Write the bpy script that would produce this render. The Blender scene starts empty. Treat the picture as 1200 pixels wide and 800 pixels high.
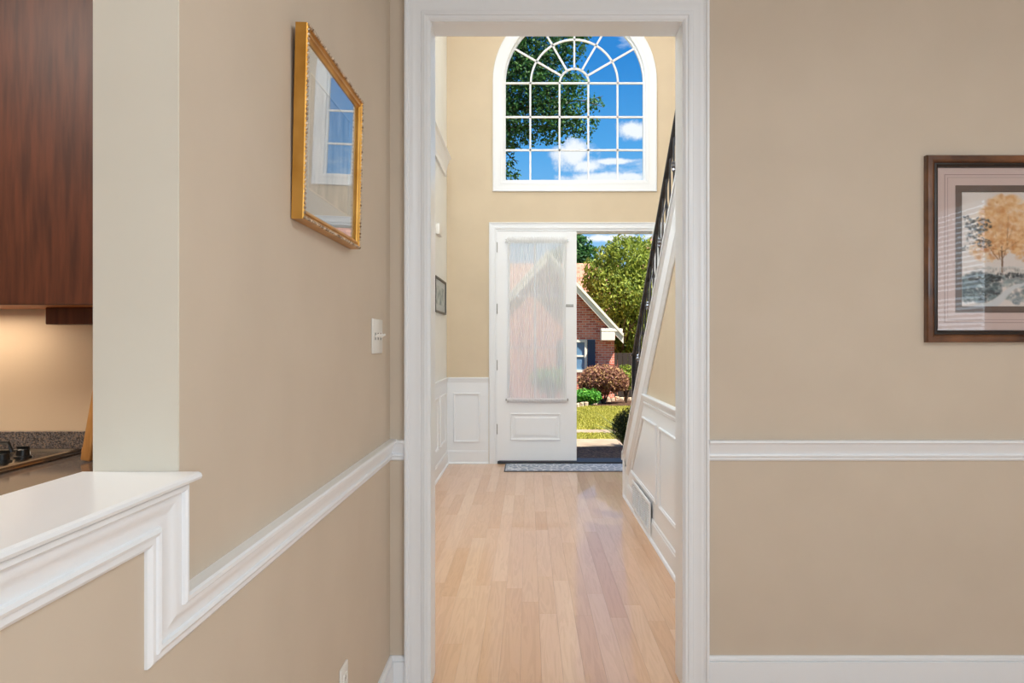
import bpy, bmesh, math, random
import numpy as np
from mathutils import Vector, Matrix, noise
from mathutils.geometry import tessellate_polygon

random.seed(7); RNG = np.random.default_rng(7)
SC = bpy.context.scene
COL = SC.collection
F = 913.5; VX = 619.0; VY = 400.0; EYE = 1.29      # focal length in pixels, vanishing point, eye height

# ------------------------------------------------------------------ camera
cam = bpy.data.cameras.new('camera'); camo = bpy.data.objects.new('camera', cam); COL.objects.link(camo)
camo.location = (0, 0, EYE); camo.rotation_euler = (math.pi/2, 0, 0)
cam.sensor_width = 36; cam.lens = 36*F/1200; cam.shift_x = -(VX-600)/1200; cam.shift_y = 0.0
cam.clip_start = 0.05; cam.clip_end = 500
SC.camera = camo

# ------------------------------------------------------------------ world: blue sky with fair-weather clouds
W = bpy.data.worlds.new('sky'); SC.world = W; W.use_nodes = True
nt = W.node_tree; nt.nodes.clear()
def wn(t, **k):
    n = nt.nodes.new(t)
    for a, b in k.items(): setattr(n, a, b)
    return n
def wl(a, b): nt.links.new(a, b)
tc = wn('ShaderNodeTexCoord'); sep = wn('ShaderNodeSeparateXYZ'); wl(tc.outputs['Generated'], sep.inputs[0])
ramp = wn('ShaderNodeValToRGB'); wl(sep.outputs['Z'], ramp.inputs[0])
er = ramp.color_ramp
er.elements[0].position = 0.0; er.elements[0].color = (.42, .60, .80, 1)
er.elements[1].position = 0.55; er.elements[1].color = (.012, .13, .52, 1)
e = er.elements.new(.14); e.color = (.24, .53, .87, 1)
e = er.elements.new(.24); e.color = (.09, .38, .80, 1)
e = er.elements.new(.34); e.color = (.03, .25, .68, 1)
# cloud field: coordinates on a plane high above
dv = wn('ShaderNodeMapping'); dv.inputs['Scale'].default_value = (3.2, 3.2, 8.0); dv.inputs['Location'].default_value = (1.85, .4, 2.15)
wl(tc.outputs['Generated'], dv.inputs[0])
nz = wn('ShaderNodeTexNoise'); nz.inputs['Scale'].default_value = 1.6; nz.inputs['Detail'].default_value = 9; nz.inputs['Roughness'].default_value = .6
wl(dv.outputs[0], nz.inputs['Vector'])
cr = wn('ShaderNodeValToRGB'); wl(nz.outputs[0], cr.inputs[0])
cr.color_ramp.elements[0].position = .53; cr.color_ramp.elements[1].position = .66
mask = cr.outputs[0]
def cloud(px, py, rx, ry, prev):
    d = Vector(((px-VX)/F, 1, (VY-py)/F)).normalized()
    sub = wn('ShaderNodeVectorMath', operation='SUBTRACT'); wl(tc.outputs['Generated'], sub.inputs[0]); sub.inputs[1].default_value = d
    sc_ = wn('ShaderNodeVectorMath', operation='MULTIPLY'); wl(sub.outputs[0], sc_.inputs[0]); sc_.inputs[1].default_value = (F/rx, F/rx, F/ry)
    ln = wn('ShaderNodeVectorMath', operation='LENGTH'); wl(sc_.outputs[0], ln.inputs[0])
    n2 = wn('ShaderNodeTexNoise'); n2.inputs['Scale'].default_value = 38; n2.inputs['Detail'].default_value = 8; n2.inputs['Roughness'].default_value = .62; wl(tc.outputs['Generated'], n2.inputs['Vector'])
    ad = wn('ShaderNodeMath', operation='MULTIPLY_ADD'); wl(n2.outputs[0], ad.inputs[0]); ad.inputs[1].default_value = 2.2; wl(ln.outputs['Value'], ad.inputs[2])
    mr = wn('ShaderNodeMapRange'); mr.interpolation_type = 'SMOOTHSTEP'; wl(ad.outputs[0], mr.inputs['Value'])
    mr.inputs['From Min'].default_value = 1.5; mr.inputs['From Max'].default_value = 2.25; mr.inputs['To Min'].default_value = 1; mr.inputs['To Max'].default_value = 0
    mx = wn('ShaderNodeMath', operation='MAXIMUM'); wl(mr.outputs[0], mx.inputs[0]); wl(prev, mx.inputs[1])
    return mx.outputs[0]
for c in ((672, 182, 26, 18), (688, 193, 22, 10), (741, 153, 20, 11), (722, 189, 44, 4), (708, 209, 46, 8), (742, 207, 22, 7), (716, 279, 60, 5)):
    mask = cloud(*c, mask)
mix = wn('ShaderNodeMixRGB'); wl(mask, mix.inputs[0]); wl(ramp.outputs[0], mix.inputs[1]); mix.inputs[2].default_value = (.90, .93, .98, 1)
bg = wn('ShaderNodeBackground'); wl(mix.outputs[0], bg.inputs[0]); bg.inputs[1].default_value = 1.0
wo = wn('ShaderNodeOutputWorld'); wl(bg.outputs[0], wo.inputs[0])

# ------------------------------------------------------------------ sun, side window light and added fill lights
def sun(direction, energy, color, angle=.6):
    l = bpy.data.lights.new('sun', 'SUN'); l.energy = energy; l.color = color; l.angle = math.radians(angle)
    o = bpy.data.objects.new('sun', l); COL.objects.link(o)
    o.rotation_euler = Vector(direction).to_track_quat('Z', 'Y').to_euler(); o.location = (0, 20, 20)
sun((.42, -.27, .80), 12.0, (1, .95, .86))
def area(name, loc, direction, sx, sy, energy, color=(1, 1, 1), shape='RECTANGLE'):
    l = bpy.data.lights.new(name, 'AREA'); l.energy = energy; l.color = color; l.shape = shape; l.size = sx; l.size_y = sy
    o = bpy.data.objects.new(name, l); COL.objects.link(o); o.location = loc
    o.rotation_euler = Vector(direction).to_track_quat('-Z', 'Y').to_euler()
    return o
# daylight through the side window; an added fill light from the unseen rear
area('side_window_daylight', (3.66, -1.3, 1.7), (-1, 0, 0), 1.9, 1.5, 55, (.76, .90, 1))
area('rear_fill', (1.4, -2.96, 1.6), (0, 1, 0), 2.2, 1.5, 50, (.76, .90, 1))
# added fill lights, unseen: three overhead and a strip below the wall cabinet
area('near_room_overhead_fill', (1.4, .6, 2.71), (0, 0, -1), .9, .9, 23, (.90, .97, 1), 'DISK')
area('kitchen_overhead_fill', (-1.9, 1.2, 2.71), (0, 0, -1), .9, .9, 30, (1, .93, .84), 'DISK')
area('under_cabinet_fill', (-2.1, 2.62, 1.385), (0, 0, -1), .8, .05, 2.2, (1, .86, .68))
area('foyer_overhead_fill', (.5, 6.75, 5.66), (0, -.1, -1), .7, .7, 22, (1, .98, .96), 'DISK')
# added fill for the foyer, unseen: landing, high left wall, above the cased opening
area('landing_fill', (3.9, 4.4, 4.3), (-1, .25, -.15), 1.4, 1.4, 52, (.80, .91, 1))
area('high_left_fill', (-.84, 5.2, 4.6), (1, .0, -1.0), 1.8, 1.2, 100, (.80, .92, 1))
area('over_opening_fill', (.55, 3.07, 3.32), (0, 1, -.3), 2.2, .95, 105, (.84, .93, 1))

vs = SC.view_settings
SC.display_settings.display_device = 'sRGB'
vs.view_transform = 'Standard'; vs.look = 'None'; vs.exposure = 0.12; vs.gamma = 1.0; vs.use_curve_mapping = False

# ------------------------------------------------------------------ helpers
def P(px, py, Y): return Vector(((px-VX)/F*Y, Y, EYE+(VY-py)/F*Y))
def lin(c): return tuple(((v/255)/12.92 if v/255 <= .04045 else ((v/255+.055)/1.055)**2.4) for v in c)

def mat(name, rgb, rough=.6, spec=.5, metal=0., coat=0., srgb=True):
    m = bpy.data.materials.new(name); m.use_nodes = True
    b = m.node_tree.nodes['Principled BSDF']
    c = lin(rgb) if srgb else rgb
    b.inputs['Base Color'].default_value = (*c, 1); b.inputs['Roughness'].default_value = rough
    b.inputs['Metallic'].default_value = metal; b.inputs['Specular IOR Level'].default_value = spec
    b.inputs['Coat Weight'].default_value = coat
    return m
def nd(m, t, **k):
    n = m.node_tree.nodes.new(t)
    for a, b in k.items(): setattr(n, a, b)
    return n
def lk(m, a, b): m.node_tree.links.new(a, b)
def bsdf(m): return m.node_tree.nodes['Principled BSDF']
def noisy(m, a, b, scale=8, stretch=(1, 1, 1), detail=5, bump=0., lo=.35, hi=.65, coord='Object'):
    t = nd(m, 'ShaderNodeTexCoord'); mp = nd(m, 'ShaderNodeMapping'); mp.inputs['Scale'].default_value = stretch
    lk(m, t.outputs[coord], mp.inputs[0])
    n = nd(m, 'ShaderNodeTexNoise'); n.inputs['Scale'].default_value = scale; n.inputs['Detail'].default_value = detail
    lk(m, mp.outputs[0], n.inputs['Vector'])
    r = nd(m, 'ShaderNodeValToRGB'); r.color_ramp.elements[0].position = lo; r.color_ramp.elements[1].position = hi
    r.color_ramp.elements[0].color = (*lin(a), 1); r.color_ramp.elements[1].color = (*lin(b), 1)
    lk(m, n.outputs[0], r.inputs[0]); lk(m, r.outputs[0], bsdf(m).inputs['Base Color'])
    if bump:
        bp = nd(m, 'ShaderNodeBump'); bp.inputs['Strength'].default_value = bump; bp.inputs['Distance'].default_value = .002
        lk(m, n.outputs[0], bp.inputs['Height']); lk(m, bp.outputs[0], bsdf(m).inputs['Normal'])
    return r
def paint(name, rgb, rough=.55, spec=.35, bump=.05):
    m = mat(name, rgb, rough, spec)
    a = tuple(max(0, v-2) for v in rgb); b = tuple(min(255, v+2) for v in rgb)
    noisy(m, a, b, 3.5, bump=0)
    t = nd(m, 'ShaderNodeTexCoord'); n = nd(m, 'ShaderNodeTexNoise'); n.inputs['Scale'].default_value = 260; lk(m, t.outputs['Object'], n.inputs['Vector'])
    bp = nd(m, 'ShaderNodeBump'); bp.inputs['Strength'].default_value = bump; bp.inputs['Distance'].default_value = .001
    lk(m, n.outputs[0], bp.inputs['Height']); lk(m, bp.outputs[0], bsdf(m).inputs['Normal'])
    return m

M = {}
M['wall'] = paint('tan_wall_paint', (208, 193, 175), .62, .25)
M['foyer'] = paint('beige_foyer_paint', (214, 196, 169), .6, .25)
M['foyer_side'] = paint('pale_foyer_paint', (240, 240, 236), .5, .3)
M['post'] = paint('cream_wall_paint', (226, 220, 206), .5, .3)
M['kitchen'] = paint('kitchen_wall_paint', (222, 196, 164), .6, .25)
M['trim'] = mat('white_trim_gloss', (238, 240, 243), .28, .45)
M['door'] = mat('white_door_paint', (243, 244, 246), .4, .4)
M['ceil'] = paint('white_ceiling_paint', (236, 234, 228), .8, .2)
M['plate'] = mat('white_plastic', (235, 232, 226), .3)
M['slot'] = mat('dark_slot', (60, 58, 55), .6)
M['iron'] = mat('black_wrought_iron', (22, 24, 31), .35, .5, .0)
M['pewter'] = mat('worn_pewter_knuckle', (120, 122, 130), .25, .5, .9)
M['steel'] = mat('brushed_steel', (170, 170, 168), .35, .5, 1.)
M['threshold'] = mat('dark_bronze_threshold', (62, 64, 66), .45, .5, .6)
M['gold'] = mat('gold_frame', (205, 150, 62), .35, .5, .75)
r = noisy(M['gold'], (186, 132, 54), (208, 156, 78), 12, (1, 1, 1), 3, .05)
M['gold_worn'] = mat('worn_gilt_bead', (150, 120, 86), .42, .5, .6); noisy(M['gold_worn'], (120, 92, 66), (226, 206, 182), 90, bump=.4)
M['blackback'] = mat('dark_backing', (40, 34, 30), .8)

def glass(name, tint=(1, 1, 1), amt=1.):
    m = bpy.data.materials.new(name); m.use_nodes = True; t = m.node_tree; t.nodes.clear()
    o = t.nodes.new('ShaderNodeOutputMaterial'); mx = t.nodes.new('ShaderNodeMixShader'); a = t.nodes.new('ShaderNodeBsdfTransparent')
    g = t.nodes.new('ShaderNodeBsdfGlossy'); lw = t.nodes.new('ShaderNodeLayerWeight'); lw.inputs[0].default_value = .5
    pw = t.nodes.new('ShaderNodeMath'); pw.operation = 'POWER'; pw.inputs[1].default_value = 5; t.links.new(lw.outputs['Facing'], pw.inputs[0])
    ml = t.nodes.new('ShaderNodeMath'); ml.operation = 'MULTIPLY_ADD'; ml.inputs[1].default_value = .96*amt; ml.inputs[2].default_value = .04*amt; t.links.new(pw.outputs[0], ml.inputs[0])
    a.inputs[0].default_value = (*tint, 1); g.inputs['Roughness'].default_value = .01
    t.links.new(ml.outputs[0], mx.inputs[0]); t.links.new(a.outputs[0], mx.inputs[1]); t.links.new(g.outputs[0], mx.inputs[2]); t.links.new(mx.outputs[0], o.inputs[0])
    return m
M['glass'] = glass('clear_window_glass', (.97, .985, .985), .1)
M['picglass'] = glass('picture_glass', (.98, .98, .98), .45)
M['mirror'] = glass('glass_over_print', (.98, .99, 1), 1.1)


def sheer():
    m = bpy.data.materials.new('sheer_curtain_fabric'); m.use_nodes = True; t = m.node_tree; t.nodes.clear()
    o = t.nodes.new('ShaderNodeOutputMaterial'); mx = t.nodes.new('ShaderNodeMixShader'); a = t.nodes.new('ShaderNodeBsdfTransparent')
    ad = t.nodes.new('ShaderNodeMixShader'); d = t.nodes.new('ShaderNodeBsdfDiffuse'); tr = t.nodes.new('ShaderNodeBsdfTranslucent')
    d.inputs[0].default_value = (.95, .95, .95, 1); tr.inputs[0].default_value = (.98, .98, .98, 1); ad.inputs[0].default_value = .3
    lw = t.nodes.new('ShaderNodeLayerWeight'); lw.inputs[0].default_value = .35
    mr = t.nodes.new('ShaderNodeMapRange'); mr.inputs['To Min'].default_value = .77; mr.inputs['To Max'].default_value = .95
    t.links.new(lw.outputs['Facing'], mr.inputs[0]); t.links.new(mr.outputs[0], mx.inputs[0])
    t.links.new(d.outputs[0], ad.inputs[1]); t.links.new(tr.outputs[0], ad.inputs[2])
    t.links.new(a.outputs[0], mx.inputs[1]); t.links.new(ad.outputs[0], mx.inputs[2]); t.links.new(mx.outputs[0], o.inputs[0])
    return m
M['sheer'] = sheer()

# light oak boards, each one its own tone
def oak():
    m = mat('light_oak_board', (205, 160, 124), .30, .5, 0, .5)
    t = nd(m, 'ShaderNodeTexCoord'); oi = nd(m, 'ShaderNodeObjectInfo')
    mp = nd(m, 'ShaderNodeMapping'); mp.inputs['Scale'].default_value = (26, 1.6, 26)
    ad = nd(m, 'ShaderNodeVectorMath', operation='ADD'); sc = nd(m, 'ShaderNodeVectorMath', operation='SCALE'); cb = nd(m, 'ShaderNodeCombineXYZ')
    lk(m, oi.outputs['Random'], cb.inputs[0]); lk(m, oi.outputs['Random'], cb.inputs[1]); lk(m, oi.outputs['Random'], cb.inputs[2])
    lk(m, cb.outputs[0], sc.inputs[0]); sc.inputs['Scale'].default_value = 37
    lk(m, t.outputs['Object'], ad.inputs[0]); lk(m, sc.outputs[0], ad.inputs[1]); lk(m, ad.outputs[0], mp.inputs[0])
    n1 = nd(m, 'ShaderNodeTexNoise'); n1.inputs['Scale'].default_value = 1.0; n1.inputs['Detail'].default_value = 3; n1.inputs['Distortion'].default_value = 1.4; lk(m, mp.outputs[0], n1.inputs['Vector'])
    # cathedral grain: contour bands of the stretched noise
    ml = nd(m, 'ShaderNodeMath', operation='MULTIPLY'); lk(m, n1.outputs[0], ml.inputs[0]); ml.inputs[1].default_value = 22
    sn = nd(m, 'ShaderNodeMath', operation='SINE'); lk(m, ml.outputs[0], sn.inputs[0])
    mr = nd(m, 'ShaderNodeMapRange'); lk(m, sn.outputs[0], mr.inputs[0]); mr.inputs['From Min'].default_value = -1; mr.inputs['From Max'].default_value = 1
    base = nd(m, 'ShaderNodeValToRGB'); lk(m, oi.outputs['Random'], base.inputs[0])
    base.color_ramp.elements[0].color = (*lin((212, 164, 124)), 1); base.color_ramp.elements[1].color = (*lin((228, 190, 156)), 1)
    e = base.color_ramp.elements.new(.3); e.color = (*lin((218, 174, 136)), 1)
    e = base.color_ramp.elements.new(.7); e.color = (*lin((223, 180, 145)), 1)
    mx = nd(m, 'ShaderNodeMixRGB', blend_type='MULTIPLY'); mx.inputs[2].default_value = (.80, .72, .66, 1)
    f = nd(m, 'ShaderNodeMath', operation='MULTIPLY'); lk(m, mr.outputs[0], f.inputs[0]); f.inputs[1].default_value = .42
    lk(m, f.outputs[0], mx.inputs[0]); lk(m, base.outputs[0], mx.inputs[1]); lk(m, mx.outputs[0], bsdf(m).inputs['Base Color'])
    bp = nd(m, 'ShaderNodeBump'); bp.inputs['Strength'].default_value = .12; bp.inputs['Distance'].default_value = .0008
    lk(m, mr.outputs[0], bp.inputs['Height']); lk(m, bp.outputs[0], bsdf(m).inputs['Normal'])
    return m
M['oak'] = oak()
def wood(name, a, b, scale, stretch, rough=.4, coat=.2):
    m = mat(name, a, rough, .5, 0, coat); noisy(m, a, b, scale, stretch, 7, .08); return m
M['cherry'] = wood('reddish_cherry_wood', (74, 36, 20), (104, 54, 32), 5, (9, 9, .8), .45, 0)
M['walnut'] = wood('dark_walnut_frame', (70, 40, 24), (122, 78, 48), 9, (1, 1, 1), .3, .3)
M['walnut_in'] = mat('near_black_frame_lip', (34, 24, 20), .35)
M['maple'] = wood('maple_board', (190, 126, 62), (222, 164, 96), 7, (8, 8, 1), .45)
M['under'] = wood('orange_lit_underside', (186, 104, 40), (206, 124, 52), 7, (1, 8, 1), .5)  # warm orange light on the cabinet underside put into the wood colour

def speckle(name, cols, scale, rough=.15):
    m = mat(name, cols[0], rough)
    t = nd(m, 'ShaderNodeTexCoord'); v = nd(m, 'ShaderNodeTexVoronoi'); v.inputs['Scale'].default_value = scale; lk(m, t.outputs['Object'], v.inputs['Vector'])
    s = nd(m, 'ShaderNodeSeparateColor'); lk(m, v.outputs['Color'], s.inputs[0])
    r = nd(m, 'ShaderNodeValToRGB'); r.color_ramp.interpolation = 'CONSTANT'; lk(m, s.outputs[0], r.inputs[0])
    for i, c in enumerate(cols):
        if i < 2: e = r.color_ramp.elements[i]
        else: e = r.color_ramp.elements.new(i/len(cols))
        e.position = i/len(cols); e.color = (*lin(c), 1)
    lk(m, r.outputs[0], bsdf(m).inputs['Base Color']); return m
M['granite'] = speckle('speckled_grey_granite', [(92, 84, 80), (122, 112, 106), (70, 66, 66), (140, 120, 104), (104, 98, 96)], 260, .12)
M['aggregate'] = speckle('dark_pebble_paving', [(84, 64, 44), (112, 88, 62), (62, 50, 34), (130, 104, 76), (96, 72, 48)], 45, .95)
M['cooksteel'] = mat('cooktop_steel', (176, 168, 158), .18, .5, 1.)
M['black'] = mat('black_cast_iron', (16, 16, 17), .35)

M['concrete'] = mat('pale_concrete', (150, 130, 110), .9, .2); noisy(M['concrete'], (142, 124, 104), (160, 142, 120), 4, detail=8)
M['grass'] = mat('lawn_green', (120, 130, 45), 1, 0); noisy(M['grass'], (116, 120, 38), (160, 154, 66), 9, detail=9, bump=1)
M['soil'] = mat('mulch_brown', (70, 50, 38), 1, .1); noisy(M['soil'], (46, 32, 26), (98, 74, 56), 12, detail=8, bump=.6)
M['stone'] = mat('limestone_block', (222, 196, 160), .9, .2); noisy(M['stone'], (160, 136, 108), (204, 184, 158), 6)
M['bark'] = mat('tree_bark', (84, 66, 52), .95, .1); noisy(M['bark'], (60, 46, 38), (110, 90, 72), 9, (1, 1, .2), bump=.8)
M['shutter'] = mat('navy_shutter', (52, 66, 92), .6)
M['exttrim'] = mat('cream_exterior_trim', (232, 222, 204), .6)
M['shingle'] = mat('brown_roof_shingle', (150, 108, 92), .95, .1)
def brickmat():
    m = mat('red_brick', (150, 70, 50), .95, .1)
    t = nd(m, 'ShaderNodeTexCoord'); mp = nd(m, 'ShaderNodeMapping'); lk(m, t.outputs['Object'], mp.inputs[0])
    mp.inputs['Rotation'].default_value = (math.pi/2, 0, 0)
    b = nd(m, 'ShaderNodeTexBrick'); lk(m, mp.outputs[0], b.inputs['Vector'])
    b.inputs['Scale'].default_value = 1; b.inputs['Brick Width'].default_value = .23; b.inputs['Row Height'].default_value = .085; b.inputs['Mortar Size'].default_value = .009
    b.inputs['Color1'].default_value = (*lin((236, 146, 120)), 1); b.inputs['Color2'].default_value = (*lin((194, 100, 82)), 1); b.inputs['Mortar'].default_value = (*lin((228, 206, 186)), 1)
    n = nd(m, 'ShaderNodeTexNoise'); n.inputs['Scale'].default_value = 3; lk(m, t.outputs['Object'], n.inputs['Vector'])
    mx = nd(m, 'ShaderNodeMixRGB', blend_type='OVERLAY'); mx.inputs[0].default_value = .12; lk(m, b.outputs[0], mx.inputs[1]); lk(m, n.outputs[0], mx.inputs[2])
    lk(m, mx.outputs[0], bsdf(m).inputs['Base Color'])
    bp = nd(m, 'ShaderNodeBump'); bp.invert = True; bp.inputs['Distance'].default_value = .01; lk(m, b.outputs['Fac'], bp.inputs['Height']); lk(m, bp.outputs[0], bsdf(m).inputs['Normal'])
    return m
M['brick'] = brickmat()
def shinglemat():
    m = M['shingle']; t = nd(m, 'ShaderNodeTexCoord')
    b = nd(m, 'ShaderNodeTexBrick'); lk(m, t.outputs['Object'], b.inputs['Vector']); b.inputs['Scale'].default_value = 1
    b.inputs['Brick Width'].default_value = .3; b.inputs['Row Height'].default_value = .16; b.inputs['Mortar Size'].default_value = .012
    b.inputs['Color1'].default_value = (*lin((196, 148, 124)), 1); b.inputs['Color2'].default_value = (*lin((160, 112, 94)), 1); b.inputs['Mortar'].default_value = (*lin((110, 76, 64)), 1)
    lk(m, b.outputs[0], bsdf(m).inputs['Base Color'])
shinglemat()
def leafmat(name, cols):
    m = mat(name, cols[0], .55, .3)
    a = nd(m, 'ShaderNodeAttribute', attribute_name='tone'); r = nd(m, 'ShaderNodeValToRGB'); lk(m, a.outputs['Fac'], r.inputs[0])
    for i, c in enumerate(cols):
        e = r.color_ramp.elements[i] if i < 2 else r.color_ramp.elements.new(.5)
        e.position = i/(len(cols)-1); e.color = (*lin(c), 1)
    lk(m, r.outputs[0], bsdf(m).inputs['Base Color'])
    tr = nd(m, 'ShaderNodeBsdfTranslucent'); lk(m, r.outputs[0], tr.inputs[0])
    mx = nd(m, 'ShaderNodeMixShader'); mx.inputs[0].default_value = .35
    out = m.node_tree.nodes['Material Output']; lk(m, bsdf(m).outputs[0], mx.inputs[1]); lk(m, tr.outputs[0], mx.inputs[2]); lk(m, mx.outputs[0], out.inputs[0])
    return m
M['leaf_deep'] = leafmat('deep_green_leaf', [(24, 56, 34), (50, 98, 46), (104, 146, 70)])
M['leaf_bright'] = leafmat('yellow_green_leaf', [(70, 96, 34), (134, 150, 54), (190, 196, 88)])
M['leaf_red'] = leafmat('burgundy_leaf', [(104, 60, 62), (150, 106, 84), (196, 164, 104)])
M['leaf_mid'] = leafmat('fresh_green_leaf', [(44, 104, 34), (80, 150, 48), (134, 190, 72)])
M['leaf_dark'] = leafmat('dark_boxwood_leaf', [(34, 48, 24), (60, 74, 34), (96, 100, 50)])
# patterned entry rug
def rugmat():
    m = mat('grey_blue_rug_weave', (150, 158, 172), .95, .1)
    t = nd(m, 'ShaderNodeTexCoord'); v = nd(m, 'ShaderNodeTexVoronoi', feature='DISTANCE_TO_EDGE'); v.inputs['Scale'].default_value = 16; lk(m, t.outputs['Object'], v.inputs['Vector'])
    r = nd(m, 'ShaderNodeValToRGB'); r.color_ramp.elements[0].position = .05; r.color_ramp.elements[1].position = .16
    r.color_ramp.elements[0].color = (*lin((206, 208, 214)), 1); r.color_ramp.elements[1].color = (*lin((140, 150, 168)), 1)
    lk(m, v.outputs['Distance'], r.inputs[0]); lk(m, r.outputs[0], bsdf(m).inputs['Base Color']); return m
M['rug'] = rugmat()

def link(name, me, m, parent=None):
    o = bpy.data.objects.new(name, me); COL.objects.link(o)
    if m is not None and len(me.materials) == 0: me.materials.append(m)
    if parent is not None: o.parent = parent
    return o
def obj(name, bm, m, parent=None, smooth=False, origin=None):
    """link a bmesh as one object; coordinates are in the parent's space; origin moves the object origin"""
    if origin is not None:
        bmesh.ops.translate(bm, verts=bm.verts, vec=-Vector(origin))
    bmesh.ops.recalc_face_normals(bm, faces=bm.faces)
    me = bpy.data.meshes.new(name); bm.to_mesh(me); bm.free()
    if smooth:
        for p in me.polygons: p.use_smooth = True
        me.set_sharp_from_angle(angle=math.radians(26))
    o = link(name, me, m, parent)
    if origin is not None: o.location = origin
    return o
def tag(o, label=None, cat=None, group=None, kind=None):
    if label: o['label'] = label
    if cat: o['category'] = cat
    if group: o['group'] = group
    if kind: o['kind'] = kind
    return o
def empty(name, loc=(0, 0, 0), rz=0):
    o = bpy.data.objects.new(name, None); COL.objects.link(o); o.location = loc; o.rotation_euler = (0, 0, rz); o.empty_display_size = .1
    return o
def struct(name, bm, m, parent=None, **k):
    o = obj(name, bm, m, parent, **k)
    if parent is None: o['kind'] = 'structure'
    return o
def BM(): return bmesh.new()
def box(bm, a, b, bevel=0, seg=2):
    """box between corners a and b"""
    a = Vector(a); b = Vector(b)
    lo = Vector((min(a[i], b[i]) for i in range(3))); hi = Vector((max(a[i], b[i]) for i in range(3)))
    r = bmesh.ops.create_cube(bm, size=1, matrix=Matrix.Translation((lo+hi)/2) @ Matrix.Diagonal((*(hi-lo), 1)))
    if bevel:
        es = list({e for v in r['verts'] for e in v.link_edges})
        bmesh.ops.bevel(bm, geom=es, offset=bevel, segments=seg, affect='EDGES', profile=.5)
    return bm
def tube(bm, pts, rad, n=8, caps=True):
    pts = [Vector(p) for p in pts]
    rr = rad if isinstance(rad, (list, tuple)) else [rad]*len(pts)
    rings = []; up = None
    for i, p in enumerate(pts):
        d = (pts[min(i+1, len(pts)-1)]-pts[max(i-1, 0)]).normalized()
        if up is None: up = Vector((0, 0, 1)) if abs(d.z) < .9 else Vector((1, 0, 0))
        s = d.cross(up).normalized(); up = s.cross(d).normalized()
        rings.append([bm.verts.new(p+(s*math.cos(2*math.pi*k/n)+up*math.sin(2*math.pi*k/n))*rr[i]) for k in range(n)])
    for a, b in zip(rings, rings[1:]):
        for k in range(n): bm.faces.new((a[k], a[(k+1) % n], b[(k+1) % n], b[k]))
    if caps: bm.faces.new(rings[0]); bm.faces.new(rings[-1])
    return bm
def prism(bm, poly, to3, d0, d1):
    """extrude 2D polygon between depths d0 and d1; to3(u,v,d)"""
    A = [bm.verts.new(to3(u, v, d0)) for u, v in poly]; B = [bm.verts.new(to3(u, v, d1)) for u, v in poly]
    n = len(poly)
    bm.faces.new(A); bm.faces.new(B)
    for i in range(n): bm.faces.new((A[i], A[(i+1) % n], B[(i+1) % n], B[i]))
    return bm
def holed(bm, outer, holes, to3, d0, d1):
    """slab with holes"""
    loops = [outer]+holes
    flat = [p for l in loops for p in l]
    tris = tessellate_polygon([[Vector((u, v, 0)) for u, v in l] for l in loops])
    A = [bm.verts.new(to3(u, v, d0)) for u, v in flat]; B = [bm.verts.new(to3(u, v, d1)) for u, v in flat]
    for t in tris:
        bm.faces.new([A[i] for i in t]); bm.faces.new([B[i] for i in reversed(t)])
    k = 0
    for l in loops:
        n = len(l)
        for i in range(n):
            a, b = k+i, k+(i+1) % n
            bm.faces.new((A[a], A[b], B[b], B[a]))
        k += n
    return bm
def sweep(bm, path, prof, to3, closed=False):
    """mitred sweep: path = 2D points, prof = [(across, out)], across is measured to the LEFT of the travel direction"""
    P2 = [Vector(p) for p in path]; n = len(P2); rings = []
    for i in range(n):
        if closed: d0 = (P2[i]-P2[i-1]).normalized(); d1 = (P2[(i+1) % n]-P2[i]).normalized()
        else:
            d0 = (P2[i]-P2[i-1]).normalized() if i else (P2[1]-P2[0]).normalized()
            d1 = (P2[i+1]-P2[i]).normalized() if i < n-1 else d0
        n0 = Vector((-d0.y, d0.x)); n1 = Vector((-d1.y, d1.x)); b = (n0+n1)
        b = b/(b.dot(n0)) if abs(b.dot(n0)) > 1e-6 else n0
        rings.append([bm.verts.new(to3(P2[i].x+b.x*a, P2[i].y+b.y*a, o)) for a, o in prof])
    m = len(prof); R = range(n if closed else n-1)
    for i in R:
        a, b = rings[i], rings[(i+1) % n]
        for k in range(m): bm.faces.new((a[k], a[(k+1) % m], b[(k+1) % m], b[k]))
    if not closed: bm.faces.new(rings[0]); bm.faces.new(rings[-1])
    return bm
# coordinate frames for sweeping on walls: (u, v, out)
def onY(y): return lambda u, v, o: Vector((u, y-o, v))          # wall facing the camera: u = x, v = z
def onX(x): return lambda u, v, o: Vector((x+o, u, v))          # wall at the left, facing +x: u = y
def onXr(x): return lambda u, v, o: Vector((x-o, u, v))         # wall at the right, facing -x: u = y
def copy_tree(o, parent=None):
    c = o.copy(); COL.objects.link(c); c.parent = parent
    for ch in list(o.children): copy_tree(ch, c)
    return c

# ------------------------------------------------------------------ setting: walls
Y1 = 2.90; Y1b = 3.03; YF = 8.237; CZ = 2.74; FZ = 5.7
XL = -.5143; XFL = -.861; XS = .8135; XR = 3.6; XFR = 1.95
DL, DR, DT = -.3667, .5780, 2.484                                # cased opening

rect = lambda x0, z0, x1, z1: [(x0, z0), (x1, z0), (x1, z1), (x0, z1)]
b = BM(); holed(b, [(XL-.126, 0), (DL, 0), (DL, DT), (DR, DT), (DR, 0), (XR+.2, 0), (XR+.2, FZ), (XL-.126, FZ)], [], onY(Y1), 0, -(Y1b-Y1))
struct('wall_front', b, M['wall'])
# foyer side skin of the same wall and its extension to the left
b = BM(); holed(b, [(-2.2, 0), (DL-.001, 0), (DL-.001, DT+.001), (DR+.001, DT+.001), (DR+.001, 0), (4.0, 0), (4.0, FZ), (-2.2, FZ)], [], onY(Y1b), 0, -.012)
struct('wall_foyer_near', b, M['foyer'])
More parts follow.
